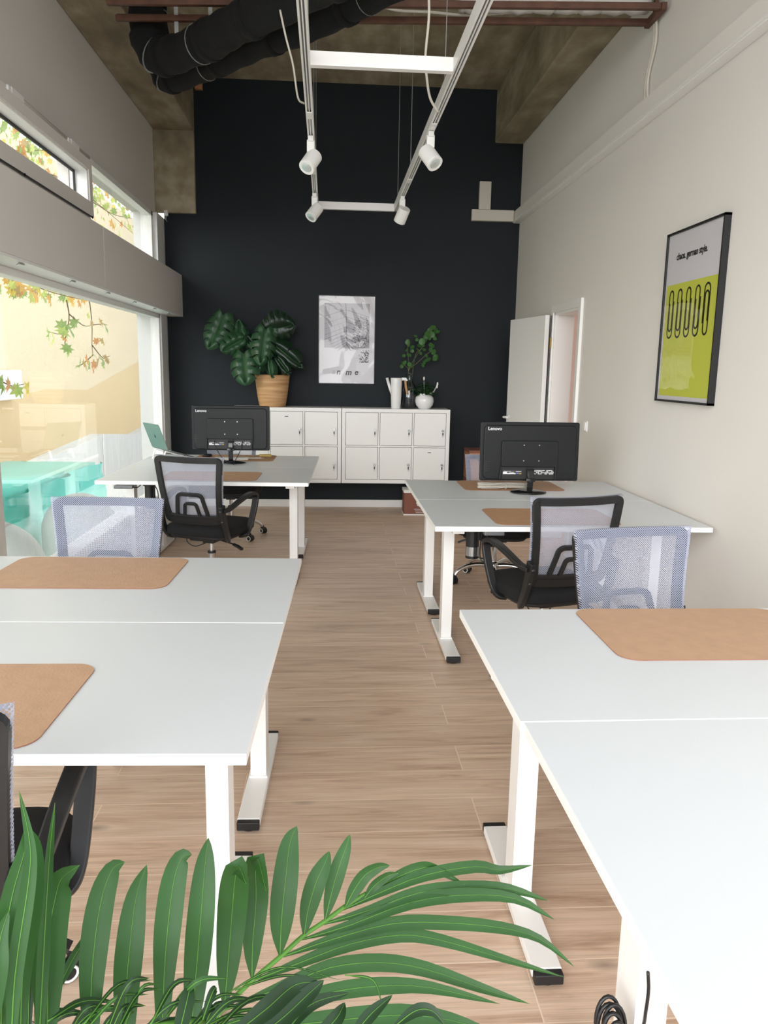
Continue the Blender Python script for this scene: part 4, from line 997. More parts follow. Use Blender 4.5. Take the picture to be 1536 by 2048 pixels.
spots = [(866, 656, 12), (872, 663, 11), (860, 662, 12), (855, 668, 12), (864, 670, 12), (876, 664, 8), (858, 676, 10), (851, 674, 9), (844, 684, 13), (840, 692, 12), (850, 682, 9), (862, 690, 9), (866, 693, 9), (868, 705, 12), (872, 716, 13), (869, 718, 9), (857, 720, 12), (853, 722, 10), (845, 731, 9), (818, 711, 10), (816, 685, 11), (818, 690, 8), (825, 695, 9), (835, 700, 9), (806, 728, 10), (810, 726, 9), (803, 733, 8), (819, 729, 9), (822, 732, 9), (831, 673, 8), (834, 680, 7), (808, 712, 7), (848, 700, 8), (842, 707, 7), (824, 702, 8), (861, 700, 9), (852, 712, 8), (848, 726, 7), (870, 677, 8), (846, 690, 9), (813, 700, 7)]
rs = random.Random(9)
for (x, y, s_) in spots:
    c = bp(x, y, 8.18+rs.uniform(-0.07, 0.05)); R_ = s_/CAM_F*8.3/2
    R3 = Matrix.Rotation(rs.uniform(-0.8, 0.8), 3, 'Z') @ Matrix.Rotation(rs.uniform(-0.9, 0.5), 3, 'X')
    k = 12; vs = [c+R3 @ Vector((0, 0.15*R_, 0))]+[c+R3 @ Vector((R_*1.0*math.cos(2*math.pi*i/k), -0.25*R_*abs(math.cos(2*math.pi*i/k)), R_*(1.0+0.15*math.sin(2*math.pi*i/k))*math.sin(2*math.pi*i/k))) for i in range(k)]
    lv.add(vs, [(0, 1+i, 1+(i+1) % k) for i in range(k)])
lv.build('leaves', 'euca', t, smooth=True)
t = thing('potted_plant', 'small dark leafed plant in a round white ceramic pot', 'plant', (0.955, 8.12, CT))
MB().lathe([(0, 0), (0.05, 0), (0.06, 0.006), (0.088, 0.04), (0.099, 0.08), (0.093, 0.12), (0.070, 0.145), (0.066, 0.147), (0.062, 0.14), (0, 0.13)], n=36).build('pot', 'ceramic', t, smooth=True)
fo = MB(); rs = random.Random(5)
for i in range(110):
    a = rs.uniform(0, 6.28); e_ = rs.uniform(0.15, 1.4); R_ = rs.uniform(0.05, 0.15)
    p = Vector((R_*math.cos(a)*math.cos(e_)*1.1, R_*math.sin(a)*math.cos(e_), 0.135+R_*math.sin(e_)*1.05))
    d = Vector((math.cos(a), math.sin(a), rs.uniform(-0.4, 0.8))).normalized(); s_ = d.cross(Vector((0, 0, 1))).normalized(); L_ = rs.uniform(0.03, 0.055); W = L_*0.36
    fo.add([p-d*L_*.5, p+s_*W-Vector((0, 0, .004)), p+d*L_*.6-Vector((0, 0, .008)), p-s_*W-Vector((0, 0, .004)), p+Vector((0, 0, .004))], [(0, 1, 4), (1, 2, 4), (2, 3, 4), (3, 0, 4)])
    if i % 3 == 0: fo.tube([(0, 0, 0.12), p*0.6+Vector((0, 0, 0.05)), p], 0.0015, 5)
fo.build('foliage', 'herb', t)
fl = MB()
for (x, y) in ((848, 757), (874, 773), (875, 768)):
    c = atY(x, y, 8.08)-Vector((0.955, 8.12, CT)); fl.pillow(tuple(c), (0.009, 0.006, 0.02), 1, 1, 10, 8)
    fl.tube([(0, 0, 0.13), tuple(c*0.7), tuple(c)], 0.0018, 5)
fl.pillow((-0.045, -0.06, 0.15), (0.015, 0.015, 0.012), 1, 1, 12, 8).pillow((-0.015, -0.07, 0.15), (0.016, 0.015, 0.012), 1, 1, 12, 8)
fl.build('white_flowers', 'ceramic', t, smooth=True)

# ------------------------------------------------------------------ framed pictures
t = thing('framed_picture', 'framed grey architecture print with wavy glossy cover on the dark wall', 'picture', (0.143, WY-0.001, 1.787))
W, H = 0.600, 0.915
f = MB(); q = 0.008
f.box(-W/2, W/2, -0.018, 0, -H/2, -H/2+q); f.box(-W/2, W/2, -0.018, 0, H/2-q, H/2); f.box(-W/2, -W/2+q, -0.018, 0, -H/2, H/2); f.box(W/2-q, W/2, -0.018, 0, -H/2, H/2)
f.build('frame', 'black_plastic', t)
MB().box(-W/2+q, W/2-q, -0.008, -0.001, -H/2+q, H/2-q).build('paper', 'paper', t)
def Z6(x, y): return ((x-375)/585*W, (560-y)/910*H)   # print layout in picture units
x0, z1 = Z6(145, 185); x1, z0 = Z6(607, 640)
MB().box(x0, x1, -0.0095, -0.008, z0, z1).build('photo_print', 'paper_mid', t)
ln = MB()
def line(a, b, wd=0.0022, mbx=None):
    A = Z6(*a); B_ = Z6(*b); mbx.strip([(A[0], -0.0105, A[1]), (B_[0], -0.0105, B_[1])], (0, 1, 0), wd, 0.001)
for k, yy in enumerate((250, 320, 370, 425, 465, 500, 530, 556, 580, 600)):
    cxk = 362+k*1.6; dl = 72+k*5 if k < 5 else 95-k*3
    line((cxk, yy), (147 if k < 5 else 180+(k-5)*26, yy+dl), 0.002 if k < 4 else 0.003, ln)
    line((cxk, yy), (606 if k < 5 else 520-(k-5)*26, yy+dl), 0.003 if k < 4 else 0.004, ln)
line((362, 187), (378, 625), 0.0065, ln)
for k in range(5): line((178+k*50, 330+k*20), (240+k*50, 600), 0.0012, ln)
line((245, 645), (500, 645), 0.002, ln)
ln.build('line_drawing', 'ink_grey', t)
tr = MB(); rs = random.Random(12)
for i in range(560):
    a = rs.uniform(0, 6.28); rr = math.sqrt(rs.random()); X_ = 530+85*rr*math.cos(a)*(1.1); Y_ = 480+165*rr*math.sin(a)
    if X_ > 604: continue
    c = Z6(X_, Y_); s_ = rs.uniform(0.0035, 0.008); a2 = rs.uniform(0, 3.1)
    d = (math.cos(a2)*s_, math.sin(a2)*s_); tr.add([(c[0]-d[0], -0.0107, c[1]-d[1]), (c[0]+d[1]*.5, -0.0107, c[1]-d[0]*.5), (c[0]+d[0], -0.0107, c[1]+d[1]), (c[0]-d[1]*.5, -0.0107, c[1]+d[0]*.5)], [(0, 1, 2, 3)])
for i in range(120):
    X_ = rs.uniform(505, 604); Y_ = rs.uniform(660, 788)
    if X_ < 605-(Y_-600)*0.55 and rs.random() < .6: continue
    c = Z6(X_, Y_); s_ = rs.uniform(0.004, 0.007); tr.add([(c[0]-s_, -0.0107, c[1]), (c[0], -0.0107, c[1]-s_), (c[0]+s_, -0.0107, c[1]), (c[0], -0.0107, c[1]+s_)], [(0, 1, 2, 3)])
tr.build('tree_print', 'ink_grey', t)
RX = Matrix.Rotation(math.pi/2, 4, 'X')
for s_, X_, Y_, sz in (('n', 270, 915, 0.085), ('m', 362, 918, 0.085), ('e', 455, 915, 0.085)):
    c = Z6(X_, Y_); text('lettering', s_, sz, 'ink_grey', t, Matrix.Translation((c[0], -0.0112, c[1])) @ RX, 0.0003, 0.0015, shear=0.2)
tn = MB(); 
for k in range(3): c = Z6(230, 880+k*14); tn.box(c[0], c[0]+0.03, -0.0108, -0.0098, c[1]-0.002, c[1])
tn.build('small_print', 'ink_grey', t)
MB().box(-W/2+q, W/2-q, -0.0155, -0.013, -H/2+q, H/2-q).build('acrylic_cover', 'acrylic', t)

# poster on the right wall: local x = along -Y of the room
t = thing('framed_poster', 'black framed lime green paper clip poster on the right white wall', 'poster', (XR, 4.183, 1.805))
W, H = 0.665, 0.935
f = MB(); q = 0.012; dpt = 0.035
f.box(-dpt, 0, -W/2, W/2, -H/2, -H/2+q); f.box(-dpt, 0, -W/2, W/2, H/2-q, H/2); f.box(-dpt, 0, -W/2, -W/2+q, -H/2, H/2); f.box(-dpt, 0, W/2-q, W/2, -H/2, H/2)
f.build('frame', 'black_plastic', t)
MB().box(-0.024, -0.002, -W/2+q, W/2-q, -H/2+q, H/2-q).build('paper', 'paper', t)
mg = 0.022
zt_ = H/2-0.285
MB().box(-0.0252, -0.024, -W/2+q+mg, W/2-q-mg, -H/2+q+mg, zt_).build('green_field', 'lime', t)
# poster frame coordinates: u to the viewer's right (= -Y), v up
def PU(u, v, d=0.0258): return Vector((-d, -u, v))
pc = MB()
def clip(cu, up=True):
    h = 0.235; w0 = 0.030; w1 = 0.022; r0 = 0.030; zc = 0.0; sg = 1 if up else -1
    top = 0.115; bot = -0.145
    path = []
    if up:
        # outer loop: start left inner leg, over the top, down right, around the bottom, up the left, ...
        path += [(-w0+0.003, bot+0.05)] + [( -w0+0.003, top-0.03)]
    # outer wire
    o = [(-0.018, 0.045), (-0.018, -0.085)]+[(-0.018+0.02*(1-math.cos(a)), -0.085-0.022*math.sin(a)) for a in [math.pi*k/8 for k in range(1, 9)]]
    o += [(0.022, top-0.03)]+[(0.022-0.024*(1-math.cos(a)), top-0.03+0.028*math.sin(a)) for a in [math.pi*k/8 for k in range(1, 9)]]
    o += [(-0.028, bot+0.03)]+[(-0.028+0.03*(1-math.cos(a)), bot+0.03-0.03*math.sin(a)) for a in [math.pi*k/8 for k in range(1, 9)]]
    o += [(0.032, 0.055)]
    if not up: o = [(-x, -y-0.03) for x, y in o]
    pc.strip([PU(cu+x, y+0.035) for x, y in o], (1, 0, 0), 0.0105, 0.0012)
for i in range(5): clip(-0.225+i*0.107, i < 4)
pc.build('paper_clip_print', 'ink', t)
RP = Matrix(((0, 0, -1, 0), (-1, 0, 0, 0), (0, 1, 0, 0), (0, 0, 0, 1)))
text('lettering', 'chaos. german style.', 0.052, 'ink', t, Matrix.Translation((-0.0252, 0.205, H/2-0.155)) @ RP, 0.0004, 0.0012, sx=0.86)
MB().box(-0.031, -0.029, -W/2+q, W/2-q, -H/2+q, H/2-q).build('acrylic_cover', 'poster_glass', t)

# ------------------------------------------------------------------ boxes
t = thing('cardboard_box', 'orange brown cardboard box with a hand hole behind the right monitor', 'box', (1.60, 8.17, 0.36))
MB().box(-0.17, 0.17, -0.17, 0.17, 0, 0.30).build('carton', 'cardboard', t, bevel=0.003)
MB().box(-0.175, 0.175, -0.175, 0.175, 0.285, 0.312).build('lid', 'brown_card', t, bevel=0.002)
MB().prism([(x-0.04, -0.171, 0.215+z) for x, z in rrect(-0.045, 0.045, -0.014, 0.014, 0.0138, 6)], (0, -0.0015, 0)).build('hand_hole', 'ink', t)
t = thing('cardboard_box', 'dark reddish brown carton on the floor below the box with a hand hole', 'box', (1.60, 8.17, 0.0))
MB().box(-0.17, 0.17, -0.17, 0.17, 0, 0.358).build('carton', 'brown_card', t, bevel=0.003)
def emblem(root, cx, cz, y, R=0.042):
    e = MB(); e.prism([(cx+R*(1+0.08*math.cos(8*a))*math.cos(a), y, cz+R*(1+0.08*math.cos(8*a))*math.sin(a)) for a in [k*math.pi/24 for k in range(48)]], (0, -0.0012, 0))
    for k, wd in enumerate((0.12, 0.10, 0.085)): e.box(cx-wd/2, cx+wd/2, y-0.0012, y, cz-0.068-k*0.018, cz-0.063-k*0.018)
    e.build('emblem', 'white_print', root)
emblem(t, -0.05, 0.23, -0.1705)
t = thing('cardboard_box', 'reddish brown box with a white lid on the floor beneath the lockers', 'box', (0.89, 8.0, 0.0))
MB().box(-0.145, 0.145, -0.11, 0.11, 0.012, 0.235).build('carton', 'brown_card', t, bevel=0.003)
MB().box(-0.15, 0.15, -0.115, 0.115, 0.0, 0.014).build('base_rim', 'white_plastic', t)
MB().box(-0.15, 0.15, -0.115, 0.115, 0.235, 0.265).build('lid', 'white_plastic', t, bevel=0.002)
emblem(t, 0.02, 0.13, -0.1105, 0.038)

# ------------------------------------------------------------------ track light frame
TZ = 2.80
t = thing('track_light_frame', 'white rectangular track lighting frame hanging from the ceiling on wires', 'light track', (0.2, 5.0, TZ), D_(0.4))
def rail(x):
    r_ = MB(); y0, y1 = -3.6, 1.86
    r_.box(x-0.019, x+0.019, y0, y1, 0.012, 0.058)
    r_.box(x-0.019, x-0.010, y0, y1, 0.0, 0.012); r_.box(x+0.010, x+0.019, y0, y1, 0.0, 0.012); r_.box(x-0.0025, x+0.0025, y0, y1, 0.0, 0.012)
    o = r_.build('rail', 'white_metal', t)
    MB().box(x-0.0095, x-0.003, y0+0.01, y1-0.01, 0.0075, 0.0118).box(x+0.003, x+0.0095, y0+0.01, y1-0.01, 0.0075, 0.0118).build('rail_slot', 'grey_silver', o)
rail(-0.335); rail(0.335)
for yy in (-1.27, 1.845): MB().box(-0.316, 0.316, yy-0.018, yy+0.018, 0.0, 0.058).build('crossbar', 'white_metal', t)
for (x, y) in ((-0.335, -0.6), (-0.335, 0.6), (0.335, -0.5), (0.335, 0.75)):
    MB().box(x-0.013, x+0.013, y-0.05, y+0.05, -0.006, 0.0).build('power_feed', 'white_plastic', t)
for (x, y) in ((-0.335, -0.9), (0.335, -0.9), (-0.335, 1.7), (0.335, 1.7), (-0.335, 0.7), (0.335, 0.7)):
    MB().cyl((x, y, 0.058), (x, y, CEIL-TZ), 0.0022, 6).cyl((x, y, 0.058), (x, y, 0.075), 0.007, 10).build('suspension_wire', 'galv', t)
def spot(label, x, y, dirv):
    s_ = thing('track_spotlight', label, 'spotlight', (x, y, TZ), group='white track spotlights')
    MB().box(-0.016, 0.016, -0.045, 0.045, -0.03, -0.001).box(-0.022, 0.022, -0.028, 0.022, -0.085, -0.02).build('adapter', 'white_plastic', s_, bevel=0.003)
    d = Vector(dirv).normalized(); c = Vector((0, -0.02, -0.135))
    a = Vector((0, 0, -1)).rotation_difference(d).to_matrix().to_4x4(); a.translation = c
    hd_ = MB(); hd_.cyl((0, 0, 0.055), (0, 0, -0.05), 0.046, 32, mat=a)
    hd_.cyl((0, 0, -0.05), (0, 0, -0.056), 0.0465, 32, mat=a)
    ho = hd_.build('lamp_head', 'white_plastic', s_, bevel=0.004)
    MB().lathe([(0.031, -0.0565), (0.034, -0.0585), (0.046, -0.0585), (0.046, -0.0565)], n=28, mat=a).build('bezel', 'white_trim', ho)
    MB().lathe([(0.0, -0.0562), (0.034, -0.0562), (0.030, -0.0575), (0.0, -0.0575)], n=28, mat=a).build('reflector', 'led', ho, smooth=True)
    MB().cyl((0, -0.02, -0.08), (0, -0.02, -0.10), 0.012, 12).build('swivel', 'white_plastic', s_)
    return s_
spot('white spotlight on the left rail, nearer one, aimed down left', -0.135+0.0, 4.80, (-0.42, -0.55, -0.75))
spot('small white spotlight at the far end of the left rail', -0.148, 6.28, (-0.50, -0.45, -0.75))
spot('white spotlight on the right rail, nearer one, aimed down right', 0.537, 4.62, (0.45, -0.52, -0.75))
spot('small white spotlight at the far end of the right rail', 0.525, 6.28, (-0.30, 0.55, -0.78))
# feed cables dropping to the rails
tag(MB().tube(spline([atY(856, -40, 3.9), atY(858, 30, 3.9), atY(851, 110, 3.95), atY(853, 150, 4.0), atY(860, 195, 4.05), atY(876, 224, 4.1)], 8), 0.006, 8).build('feed_cable', 'white_cable', smooth=True), 'thin white cable dropping to the right lighting rail', 'cable')
tag(MB().tube(spline([atY(560, 20, 4.2), atY(572, 75, 4.2), atY(586, 130, 4.25), atY(596, 195, 4.35), atY(608, 207, 4.4)], 8), 0.005, 8).build('feed_cable', 'white_cable', smooth=True), 'thin white cable dropping to the left lighting rail', 'cable')

# ------------------------------------------------------------------ ceiling services
def duct(label, pts, r, mat='black_foam', n=20):
    first = Vector(pts[0]); t = thing('insulated_pipe', label, 'pipe', tuple(first))
    sp_ = spline([Vector(p)-first for p in pts], 8); k = len(sp_)
    rr = [r*(1+0.05*math.sin(i*1.7)+0.03*math.sin(i*0.6)) for i in range(k)]
    MB().tube(sp_, rr, n).build('lagging', mat, t, smooth=True)
    for i in range(6, k-2, 9):
        a, b = sp_[i], sp_[i+1]; d = (b-a).normalized()
        MB().tube([a-d*0.028, a-d*0.024, a+d*0.024, a+d*0.028], [r*1.0, r*1.10, r*1.10, r*1.0], n).build('collar', mat, t, smooth=True)
    for i in range(9, k-2, 11):
        a, b = sp_[i], sp_[i+1]; d = (b-a).normalized()
        MB().tube([a, a+d*0.004], [r*1.06, r*1.06], n).build('tie_wire', 'galv', t)
    return t
ZP = 3.42
A = atZ(304, 118, ZP); B_ = atZ(410, 84, ZP); C_ = atZ(475, 48, ZP); Dd = atZ(620, -25, ZP); E_ = atZ(760, -90, ZP)
duct('thick black insulated pipe with an upward elbow by the left beam', [Vector((A.x-0.03, A.y+0.02, CEIL-0.01)), Vector((A.x-0.03, A.y+0.02, 3.85)), A+Vector((-0.01, 0, 0.09)), A+Vector((0.09, -0.05, 0)), B_, C_, Dd, E_], 0.108)
ZQ = 3.46
A = atZ(325, 160, ZQ); B_ = atZ(425, 128, ZQ); C_ = atZ(520, 88, ZQ); Dd = atZ(640, 42, ZQ); E_ = atZ(800, -40, ZQ)
duct('second black insulated pipe running beneath and behind the thick one', [Vector((A.x-0.06, A.y+0.05, CEIL-0.01)), Vector((A.x-0.05, A.y+0.04, 3.95)), A+Vector((-0.01, 0.02, 0.08)), A+Vector((0.07, -0.02, 0)), B_, C_, Dd, E_], 0.085)
# steel support bars and foil duct
tag(MB().box(-3.25, 0, -0.015, 0.015, 0, 0.03).box(-3.25, 0, 0.011, 0.015, 0.0, 0.045).build('steel_bar', 'rust', loc=(1.90, 5.03, 3.565), rot=(0, 0, math.radians(-5))), 'brown steel bar across the top of the room, lower one in front', 'bar')
tag(MB().box(-3.25, 0, -0.015, 0.015, 0, 0.03).box(-3.25, 0, 0.011, 0.015, 0.0, 0.045).build('steel_bar', 'rust', loc=(1.90, 4.83, 3.570), rot=(0, 0, math.radians(-5))), 'brown steel bar across the top of the room, under the foil duct', 'bar')
for i, (x, y, lab) in enumerate(((-0.97, 5.30, 'pale strap hanger beside the elbow of the black pipe'), (-0.76, 5.28, 'pale strap hanger reaching down to the thick black pipe'))):
    tag(MB().box(x-0.012, x+0.012, y-0.018, y-0.015, 3.50 if i else 3.36, CEIL).build('pipe_hanger', 'galv'), lab, 'hanger')
tag(MB().box(1.88, 1.91, 4.80, 5.06, 3.56, 3.60).box(1.885, 1.905, 4.92, 4.95, 3.60, 3.785).build('pipe_hanger', 'rust'), 'brown end bracket joining the two steel bars at the right', 'bracket')
fd = MB(); pts = [(0.74+0.0285*i, 5.10-0.0025*i+0.004*math.sin(i), 3.715+0.006*math.sin(i*1.3)) for i in range(40)]
fd.tube(pts, [0.094+0.005*(i % 2)+0.002*math.sin(i*2.1) for i in range(40)], 24); fd.build('foil_duct', 'foil', smooth=True)
tag(bpy.data.objects['foil_duct'], 'crinkled silver foil duct at the top right under the ceiling', 'duct')
tag(MB().tube(spline([atY(752, 6, 5.2), atY(790, 20, 5.2), atY(860, 24, 5.2), atY(930, 30, 5.2), atY(1010, 26, 5.2), atY(1060, 20, 5.1)], 8), 0.008, 8).build('loose_cable', 'white_cable', smooth=True), 'loose white cable sagging behind the steel bars', 'cable')
for k, lab in ((0, 'white cable dropping down the right wall to the trunking, left of two'), (1, 'white cable dropping down the right wall to the trunking, right of two')):
    tag(MB().tube(spline([(1.915, 5.0-0.03*k, 3.60), (1.92, 4.99-0.03*k, 3.45), (1.92, 5.07-0.03*k, 3.28), (1.92, 5.06-0.04*k, 3.12)], 8), 0.008, 8).build('wall_cable', 'white_cable', smooth=True), lab, 'cable')
tag(MB().box(-1.37, -1.30, WY-0.045, WY-0.001, 4.17, 4.27).build('junction_box', 'cardboard'), 'small brown junction box high in the back left corner', 'box')

# ------------------------------------------------------------------ cable on the near right desk leg
cc = MB(); c0 = atY(1226, 2052, 1.10)
for i in range(7):
    r_ = 0.022+0.0022*i; off = Vector((0.004*math.sin(i*2), 0.006*i-0.02, 0.004*math.cos(i*3)))
    cc.tube([c0+off+Vector((r_*0.62*math.cos(a), 0.2*r_*math.sin(a), r_*1.25*math.sin(a)-0.01)) for a in [2*math.pi*k/20 for k in range(20)]], 0.0035, 6, closed=True)
cc.tube(spline([atY(1296, 1944, 1.10), atY(1297, 1980, 1.10), atY(1292, 2020, 1.10), atY(1284, 2060, 1.11), c0+Vector((0.03, 0, -0.06))], 6), 0.003, 6)
tag(cc.build('coiled_cable', 'black_cable', smooth=True), 'coil of black cable hanging by the leg of the lower right desk', 'cable')

# ------------------------------------------------------------------ foreground palm
PX, PY = -0.30, 0.56
t = thing('potted_palm', 'green palm with long fronds arching up in the foreground', 'plant', (PX, PY, 0))
PO = Vector((PX, PY, 0))
MB().lathe([(0, 0), (0.12, 0), (0.13, 0.01), (0.155, 0.26), (0.16, 0.27), (0.15, 0.27), (0.145, 0.24), (0, 0.24)], n=32).build('pot', 'ceramic', t, smooth=True)
MB().lathe([(0, 0.235), (0.144, 0.235), (0.1, 0.25), (0, 0.252)], n=24).build('soil', 'soil', t, smooth=True)
def P3(q, o=PO): return atY(q[0], q[1], q[2])-o
def leaflet(mb, ctrl, wpx, n=18, fold=0.25, peak=0.4, mi=0, tw=0.0, ribmi=2):
    """ctrl: pixel+depth control points base->tip, wpx: max width in pixels"""
    pts = spline([P3(c) for c in ctrl], max(3, n//max(1, len(ctrl)-1))); k = len(pts); vs = []; fs = []; rib = []
    for i, p in enumerate(pts):
        u = i/(k-1); wf = (math.sin(math.pi*min(1, max(0, (u/peak)*0.5 if u < peak else 0.5+0.5*(u-peak)/(1-peak))))**0.75)
        wf = max(wf, 0.10*(1-u)); d_ = (p+PO-CP).length; W = wpx*0.5*d_/CAM_F*wf
        tn = (pts[min(i+1, k-1)]-pts[max(i-1, 0)]).normalized(); vw = (CP-PO-p).normalized()
        sd = tn.cross(vw).normalized(); sd = Matrix.Rotation(tw, 3, tn) @ sd; nr = sd.cross(tn)
        if nr.dot(vw) < 0: nr = -nr
        vs += [p-sd*W+nr*W*fold, p-sd*W*0.5+nr*W*fold*0.35, p, p+sd*W*0.5+nr*W*fold*0.35, p+sd*W+nr*W*fold]; rib.append(p+nr*0.0004)
    for i in range(k-1):
        for j in range(4): a = i*5+j; fs.append((a, a+1, a+6, a+5))
    mb.add(vs, fs, mi); mb.tube(rib, [0.0008*(1-0.8*i/k) for i in range(k)], 5, mi=ribmi)
MS = ['palm', 'palm_deep', 'palm_rib']
def frond(rachis, leaves, r=0.0035):
    mb = MB(); mb.tube(spline([P3(c) for c in rachis], 8), r, 8, mi=2)
    for a in leaves: leaflet(mb, *a[:2], **(a[2] if len(a) > 2 else {}))
    mb.build('frond', MS, t, smooth=True)
# main frond: rachis from lower left to right, blades upward and arching right
y_ = 0.80
main = [(330, 2150, 0.72), (430, 2035, 0.76), (500, 1965, 0.80), (562, 1912, 0.83), (606, 1872, 0.86), (650, 1842, 0.88), (700, 1806, 0.91), (760, 1772, 0.94)]
L1 = [
 ([(186, 2170, .66), (182, 2000, .70), (190, 1880, .72), (205, 1790, .74), (226, 1737, .75), (250, 1724, .75)], 46, dict(peak=.45)),
 ([(254, 2170, .69), (252, 2000, .72), (261, 1880, .74), (273, 1790, .76), (294, 1729, .77)], 46, dict(peak=.45)),
 ([(322, 2140, .71), (328, 1960, .74), (336, 1850, .76), (348, 1760, .78), (364, 1714, .79), (384, 1709, .79)], 46, dict(peak=.45)),
 ([(378, 2120, .73), (391, 1960, .76), (402, 1830, .78), (410, 1730, .80), (417, 1675, .81)], 47, dict(peak=.45)),
 ([(449, 2015, .77), (455, 1940, .78), (463, 1840, .80), (470, 1760, .80), (478, 1733, .79), (492, 1768, .76)], 52, dict(peak=.5)),
 ([(504, 1955, .80), (505, 1890, .81), (512, 1800, .83), (511, 1740, .83), (516, 1718, .82), (532, 1782, .78)], 44, dict(peak=.45)),
 ([(560, 1910, .83), (563, 1840, .84), (572, 1750, .86), (580, 1685, .88), (594, 1652, .89)], 46, dict(peak=.4)),
 ([(608, 1872, .86), (616, 1820, .87), (632, 1765, .88), (648, 1730, .89), (659, 1702, .90)], 36, dict(peak=.45)),
 ([(650, 1842, .88), (662, 1790, .89), (676, 1740, .90), (690, 1700, .91), (700, 1668, .92)], 30, dict(peak=.45)),
 ([(690, 1815, .90), (708, 1780, .91), (730, 1750, .92), (758, 1734, .92), (780, 1731, .92)], 26, dict(peak=.35, tw=.3)),
 ([(728, 1797, .92), (748, 1772, .93), (775, 1752, .93), (798, 1746, .93)], 18, dict(tw=.3)),
 ([(755, 1775, .94), (790, 1757, .95), (835, 1738, .96), (870, 1738, .97), (930, 1770, .96)], 24, dict(tw=.2)),
 ([(680, 1822, .90), (760, 1785, .93), (850, 1750, .96), (950, 1733, .98), (1000, 1740, .98), (1066, 1730, .97)], 22, dict(peak=.5)),
 ([(640, 1850, .88), (740, 1820, .91), (840, 1785, .94), (940, 1775, .96), (1020, 1778, .96), (1098, 1802, .94)], 24, dict(peak=.5)),
 ([(600, 1880, .86), (700, 1850, .89), (820, 1805, .93), (930, 1790, .95), (1030, 1797, .95), (1110, 1840, .93)], 24, dict(peak=.5)),
 ([(560, 1915, .83), (660, 1880, .87), (780, 1848, .91), (880, 1845, .93), (1000, 1855, .94), (1080, 1878, .93), (1150, 1935, .90)], 24, dict(peak=.4)),
 ([(510, 1960, .80), (600, 1925, .84), (700, 1888, .88), (800, 1870, .91), (880, 1880, .92), (1000, 1915, .92), (1130, 1955, .90)], 24, dict(peak=.4)),
 ([(450, 2020, .76), (560, 1975, .81), (660, 1935, .85), (760, 1925, .88), (850, 1938, .89), (960, 1975, .88), (1060, 2008, .86)], 28, dict(peak=.45)),
 ([(420, 2060, .74), (540, 2020, .79), (660, 1985, .83), (760, 1972, .86), (860, 1975, .87), (1000, 2008, .86)], 28, dict(peak=.5)),
 ([(400, 2090, .72), (520, 2060, .78), (660, 2042, .82), (800, 2030, .85), (900, 2040, .86), (1000, 2070, .85)], 34, dict(peak=.5)),
]
frond(main, L1, 0.0028)
# left frond, tall narrow blades
L2 = [
 ([(20, 2150, .60), (30, 1950, .62), (55, 1780, .64), (60, 1690, .65), (38, 1580, .66)], 26, dict(peak=.35)),
 ([(0, 2120, .62), (8, 1900, .63), (25, 1790, .64), (50, 1700, .65), (55, 1645, .66)], 34, dict(peak=.4)),
 ([(40, 2150, .63), (45, 1950, .65), (65, 1800, .66), (68, 1700, .67), (58, 1655, .67)], 34, dict(peak=.5)),
 ([(75, 2150, .64), (85, 1950, .66), (92, 1820, .67), (100, 1700, .68), (110, 1605, .68)], 20, dict(peak=.3)),
 ([(95, 2140, .65), (95, 1980, .67), (98, 1870, .68), (112, 1790, .69), (125, 1755, .69), (160, 1730, .68)], 56, dict(peak=.4)),
 ([(-20, 2100, .60), (-5, 1950, .61), (0, 1880, .62), (18, 1820, .63)], 30),
 ([(55, 2120, .66), (60, 1960, .68), (75, 1810, .70), (82, 1760, .70), (70, 1765, .68)], 18, dict(mi=1)),
 ([(110, 1990, .70), (140, 1930, .72), (170, 1880, .73), (205, 1830, .74)], 16),
 ([(70, 2060, .68), (78, 1880, .7), (76, 1775, .71), (88, 1760, .70), (96, 1800, .68)], 16, dict(mi=1)),
]
frond([(60, 2350, .55), (30, 2200, .58), (0, 2100, .60), (-40, 2000, .62)], L2)
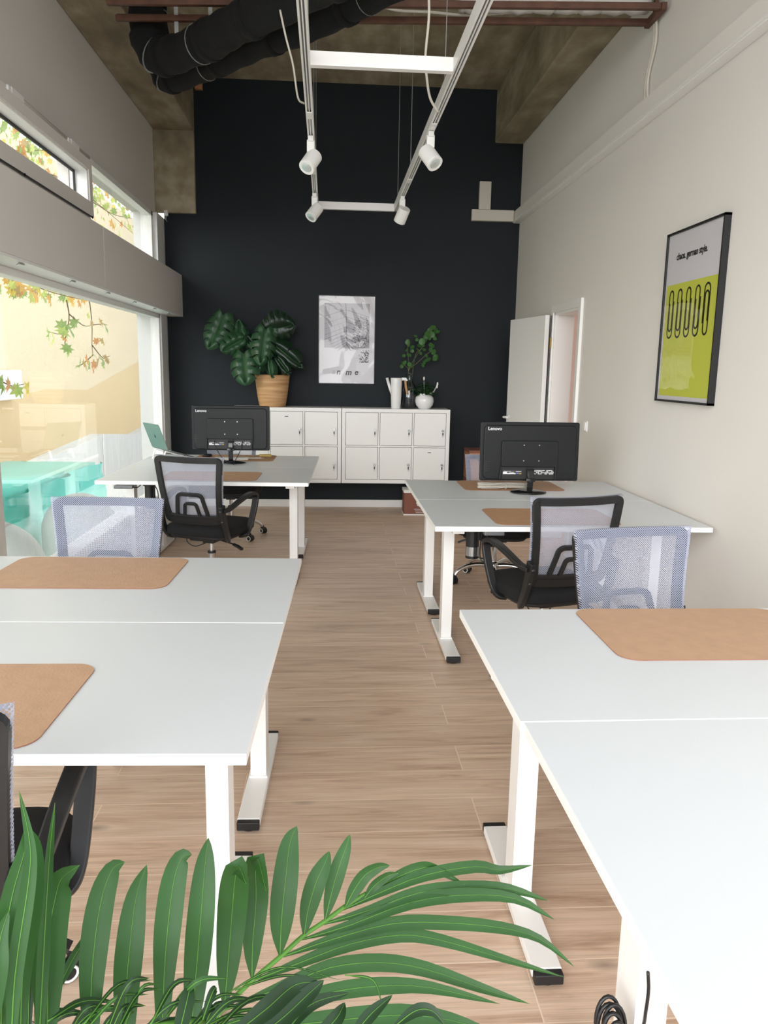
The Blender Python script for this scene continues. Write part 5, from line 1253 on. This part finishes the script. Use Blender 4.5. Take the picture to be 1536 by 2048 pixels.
# lower dark fronds seen through and under the main one
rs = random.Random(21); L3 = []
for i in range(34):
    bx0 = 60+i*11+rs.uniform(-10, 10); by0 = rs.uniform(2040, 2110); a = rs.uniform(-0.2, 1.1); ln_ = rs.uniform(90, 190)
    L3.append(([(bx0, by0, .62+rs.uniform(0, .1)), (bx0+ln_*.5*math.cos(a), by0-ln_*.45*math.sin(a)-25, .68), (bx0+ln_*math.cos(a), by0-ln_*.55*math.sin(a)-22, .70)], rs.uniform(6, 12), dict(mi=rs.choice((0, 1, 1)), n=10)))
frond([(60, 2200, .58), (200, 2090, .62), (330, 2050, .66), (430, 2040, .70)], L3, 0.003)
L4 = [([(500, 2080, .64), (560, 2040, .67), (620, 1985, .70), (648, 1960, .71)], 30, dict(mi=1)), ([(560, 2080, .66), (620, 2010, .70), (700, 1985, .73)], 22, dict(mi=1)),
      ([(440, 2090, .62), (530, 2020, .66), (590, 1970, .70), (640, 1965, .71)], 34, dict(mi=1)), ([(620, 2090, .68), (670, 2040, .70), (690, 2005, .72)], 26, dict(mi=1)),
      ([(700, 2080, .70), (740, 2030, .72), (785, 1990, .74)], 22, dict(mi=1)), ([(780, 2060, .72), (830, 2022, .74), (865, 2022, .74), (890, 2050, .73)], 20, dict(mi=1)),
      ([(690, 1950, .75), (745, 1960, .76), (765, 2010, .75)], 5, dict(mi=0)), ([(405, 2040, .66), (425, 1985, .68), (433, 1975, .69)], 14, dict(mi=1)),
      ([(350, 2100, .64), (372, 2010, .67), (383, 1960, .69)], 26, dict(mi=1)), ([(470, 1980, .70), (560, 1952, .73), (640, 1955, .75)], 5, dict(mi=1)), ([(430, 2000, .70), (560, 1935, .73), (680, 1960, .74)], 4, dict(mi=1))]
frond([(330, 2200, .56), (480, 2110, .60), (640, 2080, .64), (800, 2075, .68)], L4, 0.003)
st = MB()
for (x, y, d_) in ((330, 2150, .72), (60, 2350, .55), (60, 2200, .58), (330, 2200, .56)):
    e = P3((x, y, d_)); st.tube(spline([Vector((0.02, 0, 0.24)), Vector((e.x*0.4, e.y*0.5, 0.24+(e.z-0.24)*0.55)), e], 8), 0.006, 8)
st.build('palm_stem', 'palm_rib', t, smooth=True)
